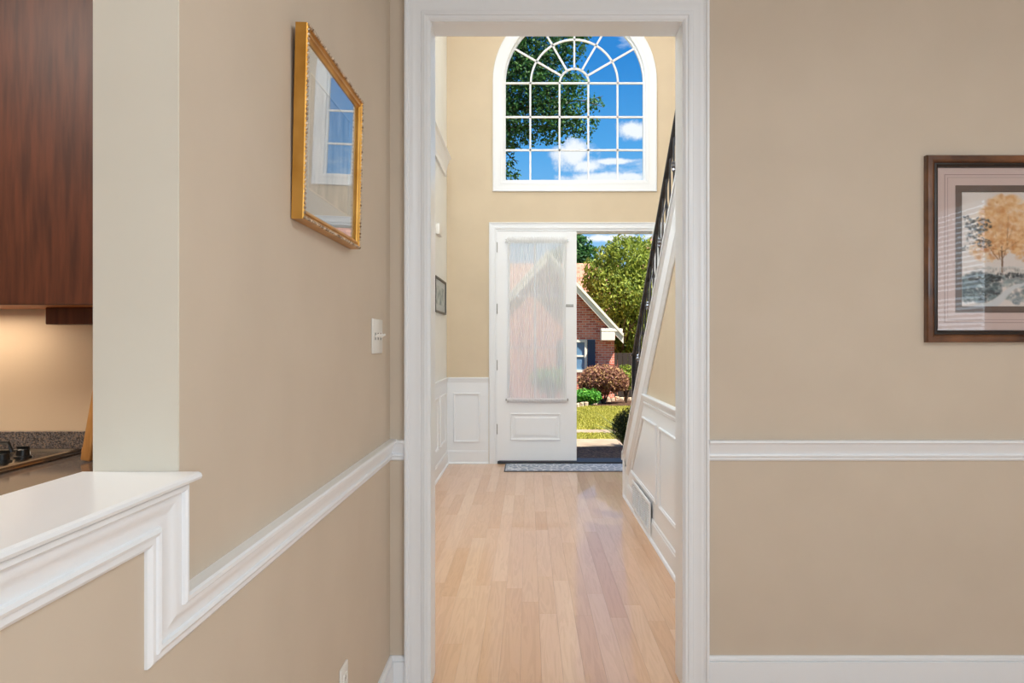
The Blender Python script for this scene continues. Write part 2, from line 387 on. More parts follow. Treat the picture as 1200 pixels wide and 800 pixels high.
# left wall of the near room: its free end is the cream post
b = BM(); box(b, (XL, 1.150, 0), (XL-.126, Y1, CZ)); struct('wall_left', b, M['wall'])
b = BM(); box(b, (XL-.0005, 1.146, 1.099), (XL-.1257, 1.152, CZ)); struct('wall_left_end', b, M['post'])
b = BM(); box(b, (XL, -3.0, 0), (XL-.126, 1.150, 1.083)); struct('wall_left_half_height', b, M['wall'])
# right and rear walls with their windows (behind the camera)
sw = rect(-2.25, .95, -.35, 2.45)
b = BM(); holed(b, rect(-3.0, 0, Y1, CZ), [sw], onXr(XR), 0, -.1); struct('wall_right', b, M['wall'])
rw = rect(.3, .85, 2.5, 2.35)
b = BM(); holed(b, rect(-3.9, 0, XR+.1, CZ), [rw], onY(-3.0), 0, .12); struct('wall_rear', b, M['wall'])
b = BM(); box(b, (-3.9, -3.1, 0), (-3.8, Y1, CZ)); struct('wall_kitchen_left', b, M['kitchen'])
b = BM(); box(b, (-3.9, 2.75, 0), (XL-.127, Y1b, CZ)); struct('wall_kitchen_front', b, M['kitchen'])
b = BM(); box(b, (-3.9, -3.12, CZ), (XR+.2, Y1, CZ+.1)); struct('ceiling', b, M['ceil'])
b = BM(); box(b, (-3.9, -3.12, -.05), (XR+.2, Y1+.0, 0)); 
nf = struct('floor', b, M['oak'])
# foyer walls
b = BM(); box(b, (XFL, Y1b+.012, 0), (XFL-.12, YF, FZ)); struct('wall_foyer_left', b, M['foyer_side'])
b = BM(); box(b, (XFR, 4.9, 0), (XFR+.12, YF, FZ)); box(b, (XFR, Y1b+.012, 0), (XFR+.12, 4.9, 2.74)); struct('wall_foyer_right', b, M['foyer'])
b = BM(); box(b, (XFR, Y1b+.012, 2.62), (4.1, 4.9, 2.74)); box(b, (XFR+.12, 4.9, 2.62), (4.1, 5.0, FZ)); box(b, (4.0, Y1b+.012, 2.62), (4.1, 4.9, FZ)); struct('wall_landing', b, M['foyer'])
b = BM(); box(b, (-2.3, Y1-.3, FZ), (4.3, YF+.5, FZ+.12)); struct('ceiling_foyer', b, M['ceil'])
# front wall with double door opening and arched window
s3 = F/YF
def X3(px): return (px-VX)/s3
def Z3(py): return EYE+(VY-py)/s3
WX, WR, WZ0, WZs = X3(673.5), 83.5/s3, Z3(212), Z3(95)
def arch(cx, r, z0, zs, n=40):
    return [(cx-r, z0), (cx+r, z0)]+[(cx+r*math.cos(math.pi*i/n), zs+r*math.sin(math.pi*i/n)) for i in range(n+1)]
DXL, DXR, DZT = X3(581), X3(771), Z3(268.5)
b = BM(); holed(b, [(-2.3, -.2), (DXL, -.2), (DXL, DZT), (DXR, DZT), (DXR, -.2), (4.3, -.2), (4.3, FZ), (-2.3, FZ)], [arch(WX, WR, WZ0, WZs)], onY(YF), 0, -.16)
struct('wall_foyer_front', b, M['foyer'])
b = BM(); holed(b, [(-2.3, -.3), (DXL, -.3), (DXL, DZT), (DXR, DZT), (DXR, -.3), (4.3, -.3), (4.3, FZ), (-2.3, FZ)], [arch(WX, WR+.06, WZ0-.06, WZs)], onY(YF+.161), 0, -.09)
struct('wall_exterior_brick', b, M['brick'])
# roof over the whole house (hidden from the camera's view line, keeps the sun out)
b = BM(); box(b, (-4.2, -3.4, FZ+.121), (4.6, YF+.7, FZ+.25)); struct('ceiling_roof_deck', b, M['shingle'])
b = BM(); box(b, (-4.0, -3.3, CZ+.101), (4.3, Y1-.31, CZ+.2)); struct('ceiling_attic_deck', b, M['shingle'])

# ------------------------------------------------------------------ trim profiles
RAIL = [(0, 0), (0, .024), (-.003, .028), (-.009, .0285), (-.012, .0255), (-.013, .0215), (-.020, .0195), (-.030, .0155), (-.040, .011), (-.048, .0085), (-.052, .008), (-.0535, .0125), (-.058, .0145), (-.0625, .0125), (-.064, .0095), (-.072, .0095), (-.076, .007), (-.078, .004), (-.078, 0)]
CASE = [(0, 0), (0, .020), (.003, .022), (.008, .0225), (.011, .0205), (.0125, .016), (.018, .015), (.0195, .013), (.030, .0125), (.0345, .0105), (.058, .0095), (.0595, .0085), (.0615, .0085), (.063, .0115), (.069, .012), (.075, .0135), (.0765, .0095), (.085, .0095), (.088, .008), (.092, .005), (.092, 0)]
BASE = [(0, 0), (0, .006), (-.004, .010), (-.010, .012), (-.017, .0125), (-.020, .009), (-.022, .0155), (-.124, .0165), (-.124, 0)]
SHOE = [(0, 0), (0, .002), (-.004, .008), (-.012, .012), (-.019, .013), (-.019, 0)]
BASEF = [(0, 0), (0, .006), (-.004, .010), (-.010, .012), (-.017, .0125), (-.020, .009), (-.022, .0145), (-.14, .0155), (-.14, 0)]

# ------------------------------------------------------------------ chair rails, near room
# left: apron under the ledge, drop leg, rail; then short return on the front wall
b = BM(); sweep(b, [(-2.9, 1.0885), (1.122, 1.0885), (1.122, .928), (Y1-.0, .928)], RAIL, onX(XL)); struct('trim_1', b, M['trim'], smooth=True)
CO = .078
b = BM(); sweep(b, [(XL+.001, .926), (DL-.0925, .926)], RAIL, onY(Y1)); struct('trim_2', b, M['trim'], smooth=True)
b = BM(); sweep(b, [(DR+.0925, .9245), (XR, .9245)], [(a, o) for a, o in RAIL], onY(Y1)); struct('trim_3', b, M['trim'], smooth=True)
b = BM(); sweep(b, [(XL+.001, .124), (DL-.0925, .124)], BASE, onY(Y1)); struct('baseboard_front_left', b, M['trim'], smooth=True)
b = BM(); sweep(b, [(DR+.0925, .124), (XR, .124)], BASE, onY(Y1)); struct('baseboard_front_right', b, M['trim'], smooth=True)
b = BM(); sweep(b, [(-2.9, .124), (Y1, .124)], BASE, onX(XL)); struct('baseboard_left', b, M['trim'], smooth=True)
# casing of the opening: across axis grows inward -> travel clockwise with negative across, so mirror it
IN = [(a-.092, o) for a, o in CASE]
def casing_path(x0, x1, zt, z0=0): return [(x1, z0), (x1, zt), (x0, zt), (x0, z0)]      # counter-clockwise: left normal points inward
case_inward = [(-(.092-a), o) for a, o in CASE]                                          # 0 at the outside edge -> -0.092 ... 0 at the opening
b = BM(); sweep(b, casing_path(DL, DR, DT), [(-(.092-a), o) for a, o in CASE], onY(Y1)); struct('trim_4', b, M['trim'], smooth=True)
b = BM(); sweep(b, casing_path(DL, DR, DT), [(-(.092-a), -o) for a, o in CASE], onY(Y1b+.012)); struct('trim_5', b, M['trim'], smooth=True)
# jambs of the opening
b = BM()
t = .004
sweep(b, casing_path(DL, DR, DT), [(0, 0), (t, 0), (t, -(Y1b+.012-Y1)), (0, -(Y1b+.012-Y1))], onY(Y1)); struct('trim_6', b, M['trim'])

# ledge on the half wall
b = BM()
sweep(b, [(-2.9, 1.099), (1.1455, 1.099)], [(0, -.1405), (0, .030), (-.002, .034), (-.006, .0355), (-.010, .034), (-.0115, .027), (-.0125, .02), (-.0155, .012), (-.016, -.1405)], onX(XL))
lg = obj('pass_through_ledge', b, M['trim'], smooth=True)
tag(lg, 'white painted ledge capping the half wall to the kitchen', 'ledge')

# ------------------------------------------------------------------ foyer wainscot
CAP = [(0, 0), (0, .016), (-.004, .020), (-.012, .020), (-.020, .016), (-.030, .0135), (-.040, .011), (-.05, .008), (-.055, .006), (-.055, 0)]
PAN = [(0, 0), (.0, .006), (.004, .011), (.010, .012), (.015, .008), (.022, .006), (.022, 0)]
ZC = Z3(442)
def wainscot(to3, u0, u1, name_w, panels, capn, basen, flip=False):
    b = BM(); prism(b, rect(u0, 0, u1, ZC-.02), to3, 0, .006); w = struct(name_w, b, M['trim'])
    for (a0, z0, a1, z1) in panels:
        p = BM(); sweep(p, rect(a0, z0, a1, z1), PAN, lambda u, v, o: to3(u, v, o+.006), closed=True); obj('panel_moulding', p, M['trim'], w, smooth=True)
    p = BM(); sweep(p, [(u0, ZC), (u1, ZC)], CAP, lambda u, v, o: to3(u, v, o)); struct(capn, p, M['trim'], smooth=True)
    p = BM(); sweep(p, [(u0, .14), (u1, .14)], BASEF, lambda u, v, o: to3(u, v, o)); bb = struct(basen, p, M['trim'], smooth=True)
    p = BM(); sweep(p, [(u0, .0195), (u1, .0195)], SHOE, lambda u, v, o: to3(u, v, o+.0155)); obj('shoe_moulding', p, M['trim'], bb, smooth=True)
wainscot(onY(YF), XFL, DXL-.075, 'trim_7', [(X3(531.5), Z3(518), X3(562.5), Z3(460))], 'trim_8', 'baseboard_foyer_front')
lp = [(y0, .265, y0+.62, .76) for y0 in (3.35, 4.2, 5.05, 5.9, 6.75)]+[(7.55, .265, 8.05, .76)]
wainscot(onX(XFL), Y1b+.04, YF-.001, 'trim_9', lp, 'trim_10', 'baseboard_foyer_left')
# plate ledge high on the left foyer wall
b = BM(); sweep(b, [(Y1b+.1, 3.20), (8.03, 3.20)], [(0, 0), (0, .06), (-.03, .07), (-.05, .05), (-.09, .035), (-.16, .02), (-.215, .02), (-.215, 0)], onX(XFL)); struct('trim_11', b, M['trim'])

# ------------------------------------------------------------------ foyer floor boards
fl = empty('floor_foyer'); fl['kind'] = 'structure'
b = BM(); box(b, (-.86, Y1+.0005, -.05), (4.0, YF+.1, -.0125)); obj('subfloor', b, M['oak'], fl)
bw = .083; plank_mesh = {}
def plank(x0, x1, y0, y1):
    if y1-y0 < .02 or x1-x0 < .01: return
    w = x1-x0-.0003; l = y1-y0-.0003
    q = BM(); box(q, (-w/2, -l/2, -.012), (w/2, l/2, 0))
    top = [e for e in q.edges if all(v.co.z > -.001 for v in e.verts)]
    bmesh.ops.bevel(q, geom=top, offset=.0004, segments=1, affect='EDGES')
    o = obj('floorboard', q, M['oak'], fl); o.location = ((x0+x1)/2, (y0+y1)/2, 0)
x = XFL
row = 0
while x < XFR-.01:
    x1 = min(x+bw, XFR)
    # rows outside the doorway start behind the wall; rows inside start at the opening
    y = Y1b+.012 if (x1 < DL or x > DR) else Y1+.001
    ymin = y if x < XS+.02 else 6.46
    y = ymin; first = True
    while y < YF-.005:
        L = random.uniform(.35, 1.35) if first else random.choice((.75, 1.0, 1.3, 1.6, .6, 1.15))*random.uniform(.9, 1.1)
        ye = min(y+L, YF-.001)
        if YF-ye < .15: ye = YF-.001
        plank(x, x1, y, ye); y = ye; first = False
    x = x1; row += 1

# ------------------------------------------------------------------ front doors
jt = .018
frame = empty('door_1', (0, 0, 0)); frame['kind'] = 'structure'
b = BM(); sweep(b, [(DXR, 0), (DXR, DZT), (DXL, DZT), (DXL, 0)], [(0, 0), (jt, 0), (jt, -.05), (jt+.012, -.05), (jt+.012, -.16), (0, -.16)], onY(YF)); obj('door_frame', b, M['trim'], frame)
cas = [(-(.070-a*.76), o) for a, o in CASE]
b = BM(); sweep(b, [(DXR, .0), (DXR, DZT), (DXL, DZT), (DXL, .0)], cas, onY(YF)); obj('casing', b, M['trim'], frame, smooth=True)
b = BM(); box(b, (DXL+jt, YF-.03, .0005), (DXR-jt, YF+.25, .022), .003); obj('threshold', b, M['threshold'], frame)

LW = X3(676)-X3(583); LZ0 = Z3(539.5); LZ1 = DZT-jt-.003; LT = .044
def make_leaf(name, mirror=False):
    """door leaf in its own space: hinge at x=0, leaf toward +x, inner face at y=0, body to y=+LT"""
    root = empty(name)
    gx0, gx1 = (X3(597)-X3(583)), (X3(660)-X3(583)); gz0, gz1 = Z3(469), Z3(284)
    px0, px1, pz0, pz1 = X3(598)-X3(583), X3(657)-X3(583), Z3(516), Z3(484)
    b = BM()
    to = lambda u, v, o: Vector((u, -o, v))
    holed(b, rect(.0, LZ0, LW-.002, LZ1), [rect(gx0, gz0, gx1, gz1)], to, 0, -LT)
    lf = obj('leaf', b, M['door'], root)
    b = BM(); sweep(b, rect(gx0, gz0, gx1, gz1), [(-.026, 0), (-.024, .006), (-.014, .009), (-.004, .008), (.004, .0), (.004, -.012), (-.026, -.0)], to, closed=True); obj('glazing_bead', b, M['door'], root, smooth=True)
    # raised panel below
    b = BM(); sweep(b, rect(px0, pz0, px1, pz1), PAN, to, closed=True); obj('panel_moulding', b, M['door'], root, smooth=True)
    b = BM(); sweep(b, rect(px0+.045, pz0+.045, px1-.045, pz1-.045), [(-.012, 0), (.010, .006), (.012, .006), (.012, 0)], to, closed=True)
    prism(b, rect(px0+.056, pz0+.056, px1-.056, pz1-.056), to, 0, .006); obj('raised_panel', b, M['door'], root)
    # muntins and panes
    xm = X3(627)-X3(583); zs = [gz0, Z3(407), Z3(347), gz1]; xs = [gx0, xm, gx1]
    b = BM(); box(b, (xm-.011, .010, gz0), (xm+.011, .036, gz1), .003, 1); obj('muntin', b, M['door'], root)
    for z in zs[1:3]:
        b = BM(); box(b, (gx0, .0105, z-.011), (xm-.011, .0355, z+.011), .003, 1); box(b, (xm+.011, .0105, z-.011), (gx1, .0355, z+.011), .003, 1); obj('muntin', b, M['door'], root)
    for i in range(2):
        for j in range(3):
            b = BM(); box(b, (xs[i]+(.011 if i else 0), .021, zs[j]+(.011 if j else 0)), (xs[i+1]-(.011 if i == 0 else 0), .025, zs[j+1]-(.011 if j < 2 else 0))); obj('pane', b, M['glass'], root)
    # surface bolt near the meeting edge
    zb = Z3(358); xb = X3(667)-X3(583)
    b = BM(); box(b, (xb-.045, -.006, zb-.014), (xb+.045, -.0005, zb+.014), .002, 1); tube(b, [(xb-.035, -.012, zb), (xb+.04, -.012, zb)], .006, 8); box(b, (xb-.005, -.026, zb-.004), (xb+.003, -.006, zb+.004))
    obj('surface_bolt', b, M['steel'], root)
    for z in (Z3(290), Z3(362), Z3(428), Z3(503)):
        b = BM(); tube(b, [(-.004, -.004, z-.05), (-.004, -.004, z+.05)], .005, 8); tube(b, [(-.004, -.004, z+.05), (-.004, -.004, z+.058)], [.006, .002], 8); obj('hinge', b, M['steel'], root)
    return root
leafL = make_leaf('door_2'); leafL.location = (X3(583), YF+.0035, 0)
tag(leafL, kind='structure')
leafR = make_leaf('door_3'); leafR.scale = (-1, 1, 1); leafR.location = (X3(769), YF+.001, 0); leafR.rotation_euler = (0, 0, math.radians(94))
tag(leafR, kind='structure')
# sheer curtain over the glass of the closed leaf, shirred on two rods
cx0, cx1 = X3(594.5), X3(664); cz0, cz1 = Z3(470), Z3(278)
def curtain():
    nx, nz_ = 260, 26
    vs_, fs = [], []
    zr1 = cz1-.055; zr0 = cz0+.03
    for j in range(nz_+1):
        v = j/nz_; z = cz0+(cz1-cz0)*v
        for i in range(nx+1):
            u = i/nx; x = cx0+(cx1-cx0)*u
            bow = .010*math.sin(math.pi*v)
            edge = (1 if u > .5 else -1)*abs(2*u-1)**2*bow
            a = .0055*(1+.5*noise.noise((u*9, v*1.2, 0)))
            ph = 2*math.pi*(27*u+1.3*noise.noise((u*5, v*1.6, 3)))
            near_rod = max(0, 1-abs(z-zr1)/.05)+max(0, 1-abs(z-zr0)/.035)
            y = a*math.sin(ph)+.0025*math.sin(2*math.pi*71*u)*(1+2*near_rod)-.004*near_rod
            zz = z
            if j in (0, nz_): zz += .003*math.sin(ph*1.7)
            vs_.append((x-edge, YF-.030+y, zz))
    for j in range(nz_):
        for i in range(nx):
            a = j*(nx+1)+i; fs.append((a, a+1, a+nx+2, a+nx+1))
    me = bpy.data.meshes.new('fabric'); me.from_pydata(vs_, [], fs)
    for p in me.polygons: p.use_smooth = True
    return me
cu = empty('sheer_curtain', ((cx0+cx1)/2, YF-.03, cz0))
tag(cu, 'sheer white gathered curtain over the glass of the closed door', 'curtain')
c = link('fabric', curtain(), M['sheer'], cu); c.location = -cu.location
# gathered headers (doubled cloth over each rod)
for (z, h) in ((cz1-.035, .032), (cz0+.018, .018)):
    nxx = 200; vs_, fs = [], []
    for j, (dz, oy) in enumerate(((-h, .004), (-h*.5, .010), (0, .012), (h*.5, .010), (h, .004))):
        for i in range(nxx+1):
            u = i/nxx; vs_.append((cx0+(cx1-cx0)*u, -.030+YF-oy-.003*math.sin(2*math.pi*48*u+j*.3), z+dz+.002*math.sin(70*u)))
    for j in range(4):
        for i in range(nxx): a = j*(nxx+1)+i; fs.append((a, a+1, a+nxx+2, a+nxx+1))
    me = bpy.data.meshes.new('header'); me.from_pydata(vs_, [], fs)
    for p in me.polygons: p.use_smooth = True
    o = link('gathered_header', me, M['sheer'], cu); o.location = -cu.location
    b = BM(); tube(b, [(cx0-.012, YF-.026, z), (cx1+.012, YF-.026, z)], .004, 8)
    for xx in (cx0-.012, cx1+.012): box(b, (xx-.006, YF-.03, z-.012), (xx+.006, YF+.002, z+.012))
    o = obj('curtain_rod', b, M['steel'], cu); o.location = -cu.location

# ------------------------------------------------------------------ arched window
wroot = empty('window_1'); wroot['kind'] = 'structure'
ap = arch(WX, WR, WZ0, WZs)
wc = [(-(.117-a*1.27), o) for a, o in CASE]
wp = [(0, 0), (.0, .022), (-.01, .024)]
b = BM(); sweep(b, ap, [(-(.092-a)*1.22, o) for a, o in CASE], onY(YF), closed=True); obj('casing', b, M['trim'], wroot, smooth=True)
b = BM(); sweep(b, ap, [(0, .004), (.006, .004), (.006, -.05), (.022, -.055), (.022, -.10), (0, -.10)], onY(YF), closed=True); obj('sash', b, M['trim'], wroot, smooth=True)
yb0, yb1 = YF+.062, YF+.085; hw = .0095
def bar(p, q):
    p = Vector(p); q = Vector(q); d = (q-p).normalized(); n = Vector((-d.y, d.x))*hw
    g = BM(); prism(g, [tuple(p+n), tuple(p-n), tuple(q-n), tuple(q+n)], lambda u, v, o: Vector((u, o, v)), yb0, yb1); obj('muntin', g, M['trim'], wroot)
colx = [X3(x) for x in (621.5, 656, 690, 724.5)]; rowz = [Z3(135), Z3(174)]
for x in colx: bar((x, WZ0), (x, WZs))
for z in rowz+[WZs]: bar((WX-WR, z), (WX+WR, z))
r1, r2 = 17.2/s3, 51.5/s3
def ringbar(r, z):
    n = 28; g = BM()
    poly = [(WX+(r+hw)*math.cos(math.pi*i/n), z+(r+hw)*math.sin(math.pi*i/n)) for i in range(n+1)]+[(WX+(r-hw)*math.cos(math.pi*i/n), z+(r-hw)*math.sin(math.pi*i/n)) for i in range(n, -1, -1)]
    A = [g.verts.new((u, yb0, v)) for u, v in poly]; B = [g.verts.new((u, yb1, v)) for u, v in poly]; m = len(poly)
    for i in range(n):
        g.faces.new((A[i], A[i+1], A[m-2-i], A[m-1-i])); g.faces.new((B[i], B[i+1], B[m-2-i], B[m-1-i]))
    for i in range(m): g.faces.new((A[i], A[(i+1) % m], B[(i+1) % m], B[i]))
    obj('muntin', g, M['trim'], wroot, smooth=True)
ringbar(r1, WZs); ringbar(r2, WZs)
for k in range(1, 6):
    a = math.pi*k/6; bar((WX+r1*math.cos(a), WZs+r1*math.sin(a)), (WX+(WR-.01)*math.cos(a), WZs+(WR-.01)*math.sin(a)))
def pane(poly):
    g = BM(); prism(g, poly, lambda u, v, o: Vector((u, o, v)), YF+.071, YF+.075); obj('pane', g, M['glass'], wroot)
gx = [WX-WR+.02]+colx+[WX+WR-.02]; gz = [WZ0+.02]+[rowz[1], rowz[0], WZs]
for i in range(5):
    for j in range(3): pane(rect(gx[i], gz[j], gx[i+1], gz[j+1]))
pane([(WX+r1*math.cos(math.pi*i/12), WZs+r1*math.sin(math.pi*i/12)) for i in range(13)])
for (ra, rb) in ((r1, r2), (r2, WR-.02)):
    for k in range(6):
        aa = [math.pi*(k+t_/5)/6 for t_ in range(6)]
        pane([(WX+rb*math.cos(a), WZs+rb*math.sin(a)) for a in aa]+[(WX+ra*math.cos(a), WZs+ra*math.sin(a)) for a in reversed(aa)])

# ------------------------------------------------------------------ entry rug
ra = P(592, 552, 7.75); 
rg = empty('entry_rug', (.45, 7.97, 0)); tag(rg, 'grey and white patterned rug lying inside the front door', 'rug')
b = BM(); box(b, (-.23, 7.73, .0005), (1.25, 8.19, .007), .003, 1); o = obj('pile', b, M['rug'], rg); o.location = -rg.location
b = BM(); rr = rect(-.24, 7.72, 1.26, 8.20); sweep(b, rr, [(0, .0005), (0, .008), (.012, .0085), (.012, .0005)], lambda u, v, o: Vector((u, v, o)), closed=True); o = obj('bound_edge', b, mat('rug_binding', (84, 88, 98), .9), rg); o.location = -rg.location

# ------------------------------------------------------------------ stair: closed wall with raked stringer
SL = .773
def zst(y): return EYE+SL*(5.262-y)          # top of stringer
YE = 6.515                                   # foot end of the wall
zE = .36
th = .11
def ystr(z): return 5.262-(z-EYE)/SL
poly = [(Y1b+.013, 0), (YE, 0), (YE, .30), (YE-.06, zE+.06), (ystr(.55), .55), (Y1b+.013, zst(Y1b+.013))]
b = BM(); prism(b, poly, onXr(XS), 0, -th); struct('wall_stair', b, M['foyer'])
# white wainscot sheet on the lower part
ZW = .928
pw = [(Y1b+.014, 0), (YE, 0), (YE, .30), (YE-.06, zE+.06), (ystr(ZW), ZW), (Y1b+.014, ZW)]
b = BM(); prism(b, pw, onXr(XS), 0, .005); sw_ = struct('trim_12', b, M['trim'])
# panel mouldings
ins = .36
def zin(y): return zst(y)-ins
p1 = [(4.90, .265), (5.93, .265), (5.93, max(.32, zin(5.93))), (ystr(.765+ins), .765), (4.90, .765)]
p1 = [(4.90, .265), (ystr(.32+ins), .265), (ystr(.30+ins), .30), (ystr(.765+ins), .765), (4.90, .765)]
for pl in (p1, rect(3.98, .265, 4.78, .765), rect(3.10, .265, 3.86, .765)):
    b = BM(); sweep(b, pl, PAN, lambda u, v, o: onXr(XS)(u, v, o+.005), closed=True); obj('panel_moulding', b, M['trim'], sw_, smooth=True)
# rail, base and shoe along it
b = BM(); sweep(b, [(ystr(.925+.26), .928), (Y1b+.04, .928)], [(-a, o) for a, o in RAIL], lambda u, v, o: onXr(XS)(u, v, o+.004)); struct('trim_13', b, M['trim'], smooth=True)
b = BM(); sweep(b, [(YE-.02, .14), (Y1b+.04, .14)], [(-a, o) for a, o in BASEF], onXr(XS)); bb = struct('baseboard_stair', b, M['trim'], smooth=True)
b = BM(); sweep(b, [(YE-.02, .0195), (Y1b+.04, .0195)], [(-a, o) for a, o in SHOE], lambda u, v, o: onXr(XS)(u, v, o+.0155)); obj('shoe_moulding', b, M['trim'], bb, smooth=True)

stair = empty('staircase', (1.4, 6.5, 0)); tag(stair, 'white staircase rising toward the viewer along the right of the foyer', 'staircase')
def under(o, root): o.location = Vector(o.location)-root.location; return o
# stringer board with moulded edges; runs down and ends in a vertical foot
STR = [(0, 0), (0, .020), (.006, .026), (.020, .027), (.028, .020), (.034, .016), (.036, .0115), (.040, .0115), (.042, .0155), (.175, .0155), (.178, .021), (.190, .024), (.200, .018), (.212, .014), (.222, .010), (.228, .006), (.228, 0)]
path = [(YE+.004, .0), (YE+.004, .30), (YE-.012, .36), (YE-.06, zst(YE-.06)), (Y1b+.19, zst(Y1b+.19))]
b = BM(); sweep(b, path, [(a, o) for a, o in STR], onXr(XS)); under(obj('stringer', b, M['trim'], stair, smooth=True), stair)
b = BM(); sweep(b, path[1:], [(0, .034), (0, -th-.014), (-.018, -th-.014), (-.024, -th), (-.024, .026), (-.018, .034)], onXr(XS)); under(obj('stringer_cap', b, M['trim'], stair, smooth=True), stair)
b = BM(); box(b, (XS-.02, YE+.0045, 0), (XS+th+.01, YE+.02, .33), .003, 1); under(obj('stringer_foot', b, M['trim'], stair), stair)
rise, run = .191, .247
for k in range(12):
    y1 = 6.40-run*k; z = rise*(k+1)
    b = BM(); box(b, (XS+th+.001, y1-run-.0, z-.028), (XFR-.001, y1+.025, z), .006, 1); under(obj('tread', b, M['oak'], stair), stair)
    b = BM(); box(b, (XS+th+.001, y1-.018, z-rise+.0), (XFR-.001, y1, z-.0285)); under(obj('riser', b, M['trim'], stair), stair)

# return-air grille on the stair wall
gv = empty('floor_vent', (XS-.01, 5.5, .03)); tag(gv, 'white louvred return air grille low on the stair wall', 'vent')
g0, g1, gz0, gz1 = 5.06, 5.92, .035, .242
b = BM(); sweep(b, rect(g0, gz0, g1, gz1), [(0, 0), (0, .006), (.004, .010), (.022, .010), (.024, .005), (.024, 0)], lambda u, v, o: onXr(XS-.0175)(u, v, o), closed=True); under(obj('vent_frame', b, M['trim'], gv), gv)
b = BM(); prism(b, rect(g0+.02, gz0+.02, g1-.02, gz1-.02), onXr(XS-.0172), 0, .0012); under(obj('vent_backing', b, mat('shadowed_duct', (64, 64, 64), .8), gv), gv)
nb = 6
for i in range(1, nb):
    y = g0+.02+(g1-g0-.04)*i/nb
    b = BM(); box(b, (XS-.0290, y-.005, gz0+.022), (XS-.0185, y+.005, gz1-.022)); under(obj('vent_divider', b, M['trim'], gv), gv)
for j in range(11):
    z = gz0+.030+j*(gz1-gz0-.055)/10
    b = BM(); to = onXr(XS-.0185); sweep(b, [(g0+.022, z), (g1-.022, z)], [(.0040, 0), (.0010, .0065), (-.0005, .0065), (.0025, 0)], to); under(obj('louvre', b, M['trim'], gv), gv)

# ------------------------------------------------------------------ iron railing
XH = XS+.045
rl = empty('stair_railing', (XH, 6.3, 0)); tag(rl, 'black wrought iron railing with twisted ornaments on the stair', 'railing')
def zh(y): return 2.010+.774*(5.26-y)        # top of handrail
hp = [(XH, 6.33, zh(6.33)-.02), (XH, 3.05, zh(3.05)-.02)]
b = BM(); sweep(b, [(6.36, zh(6.36)), (3.10, zh(3.10))], [(0, -.022), (-.004, -.026), (.0, .0)] and [(.0, -.012), (.0, .012), (.008, .017), (.020, .017), (.028, .010), (.028, -.010), (.020, -.017), (.008, -.017)], lambda u, v, o: Vector((XH-o, u, v)))
under(obj('handrail', b, M['iron'], rl, smooth=True), rl)
b = BM(); box(b, (XH-.018, 6.31, .02), (XH+.018, 6.345, zh(6.33)), .002, 1); box(b, (XH-.026, 6.302, zh(6.33)-.012), (XH+.026, 6.353, zh(6.33)+.012), .004, 1); under(obj('newel_post', b, M['iron'], rl), rl)
def scroll(bm, y, z, s, r=.006):
    pts = []
    for i in range(22):
        t_ = i/21; a = t_*2.6*math.pi; rad = .052*(1-t_*.82)
        pts.append((XH, y+s*(rad*math.cos(a)-.052+.0), z+rad*math.sin(a)*1.5))
    tube(bm, pts, r, 5)
nbal = 25
for k in range(nbal):
    y = 6.22-k*.125
    z0 = zst(y)+.020 if y < YE-.07 else .35; z1 = zh(y)-.030
    b = BM(); h = .005
    box(b, (XH-h, y-h, z0), (XH+h, y+h, z1))
    bal = under(obj('baluster', b, M['iron'], rl), rl)
    zm = (z0+z1)/2
    kind = k % 4
    def kn(z_):
        g = BM()
        tube(g, [(XH, y, z_-.03), (XH, y, z_-.022), (XH, y, z_-.012), (XH, y, z_), (XH, y, z_+.012), (XH, y, z_+.022), (XH, y, z_+.03)], [.009, .014, .012, .019, .012, .014, .009], 8)
        q = obj('knuckle', g, M['pewter'], bal, smooth=True)
    if kind in (0, 2): kn(zm-.10+(.2 if kind == 2 else 0)*0)
    if kind == 1:
        kn(zm+.16); kn(zm-.16)
    if kind == 3:
        g = BM(); scroll(g, y, zm+.06, 1); scroll(g, y, zm-.10, -1)
        for s_ in (-1, 1):
            tube(g, [(XH+s_*.0, y, zm+.2), (XH+s_*.022, y, zm+.1), (XH+s_*.028, y, zm), (XH+s_*.022, y, zm-.1), (XH, y, zm-.2)], .005, 6)
        obj('scroll', g, M['pewter'], bal, smooth=True)

# ------------------------------------------------------------------ mirror on the left wall
W0, W1, H0, H1 = 1.685, 2.247, 1.556, 1.981
mr_ = empty('gilt_framed_print', (XL+.002, (W0+W1)/2, H0)); tag(mr_, 'gilt framed grey print under glass with beaded edge on the left wall', 'picture')
mr_.rotation_euler = (0, math.radians(1.25), 0)
hwid = (W1-W0)/2; hh = H1-H0
tm = lambda u, v, o: Vector((o, u, v))
MP = [(0, 0), (0, .024), (.002, .027), (.006, .0275), (.008, .023), (.013, .0215), (.0155, .024), (.019, .024), (.021, .019), (.026, .016), (.026, 0)]
b = BM(); sweep(b, rect(-hwid, 0, hwid, hh), MP, tm, closed=True); obj('mirror_frame', b, M['gold'], mr_, smooth=True)
b = BM()
def beads(bm, a, c, r, step):
    a = Vector(a); c = Vector(c); L = (c-a).length; n = int(L/step)
    for i in range(n+1):
        p = a+(c-a)*i/n
        bmesh.ops.create_icosphere(bm, subdivisions=1, radius=r, matrix=Matrix.Translation(p))
e_ = .004
for a, c in (((.0275, -hwid+e_, e_), (.0275, hwid-e_, e_)), ((.0275, hwid-e_, e_), (.0275, hwid-e_, hh-e_)), ((.0275, hwid-e_, hh-e_), (.0275, -hwid+e_, hh-e_)), ((.0275, -hwid+e_, hh-e_), (.0275, -hwid+e_, e_))): beads(b, a, c, .0040, .0100)
obj('beaded_edge', b, M['gold_worn'], mr_, smooth=True)
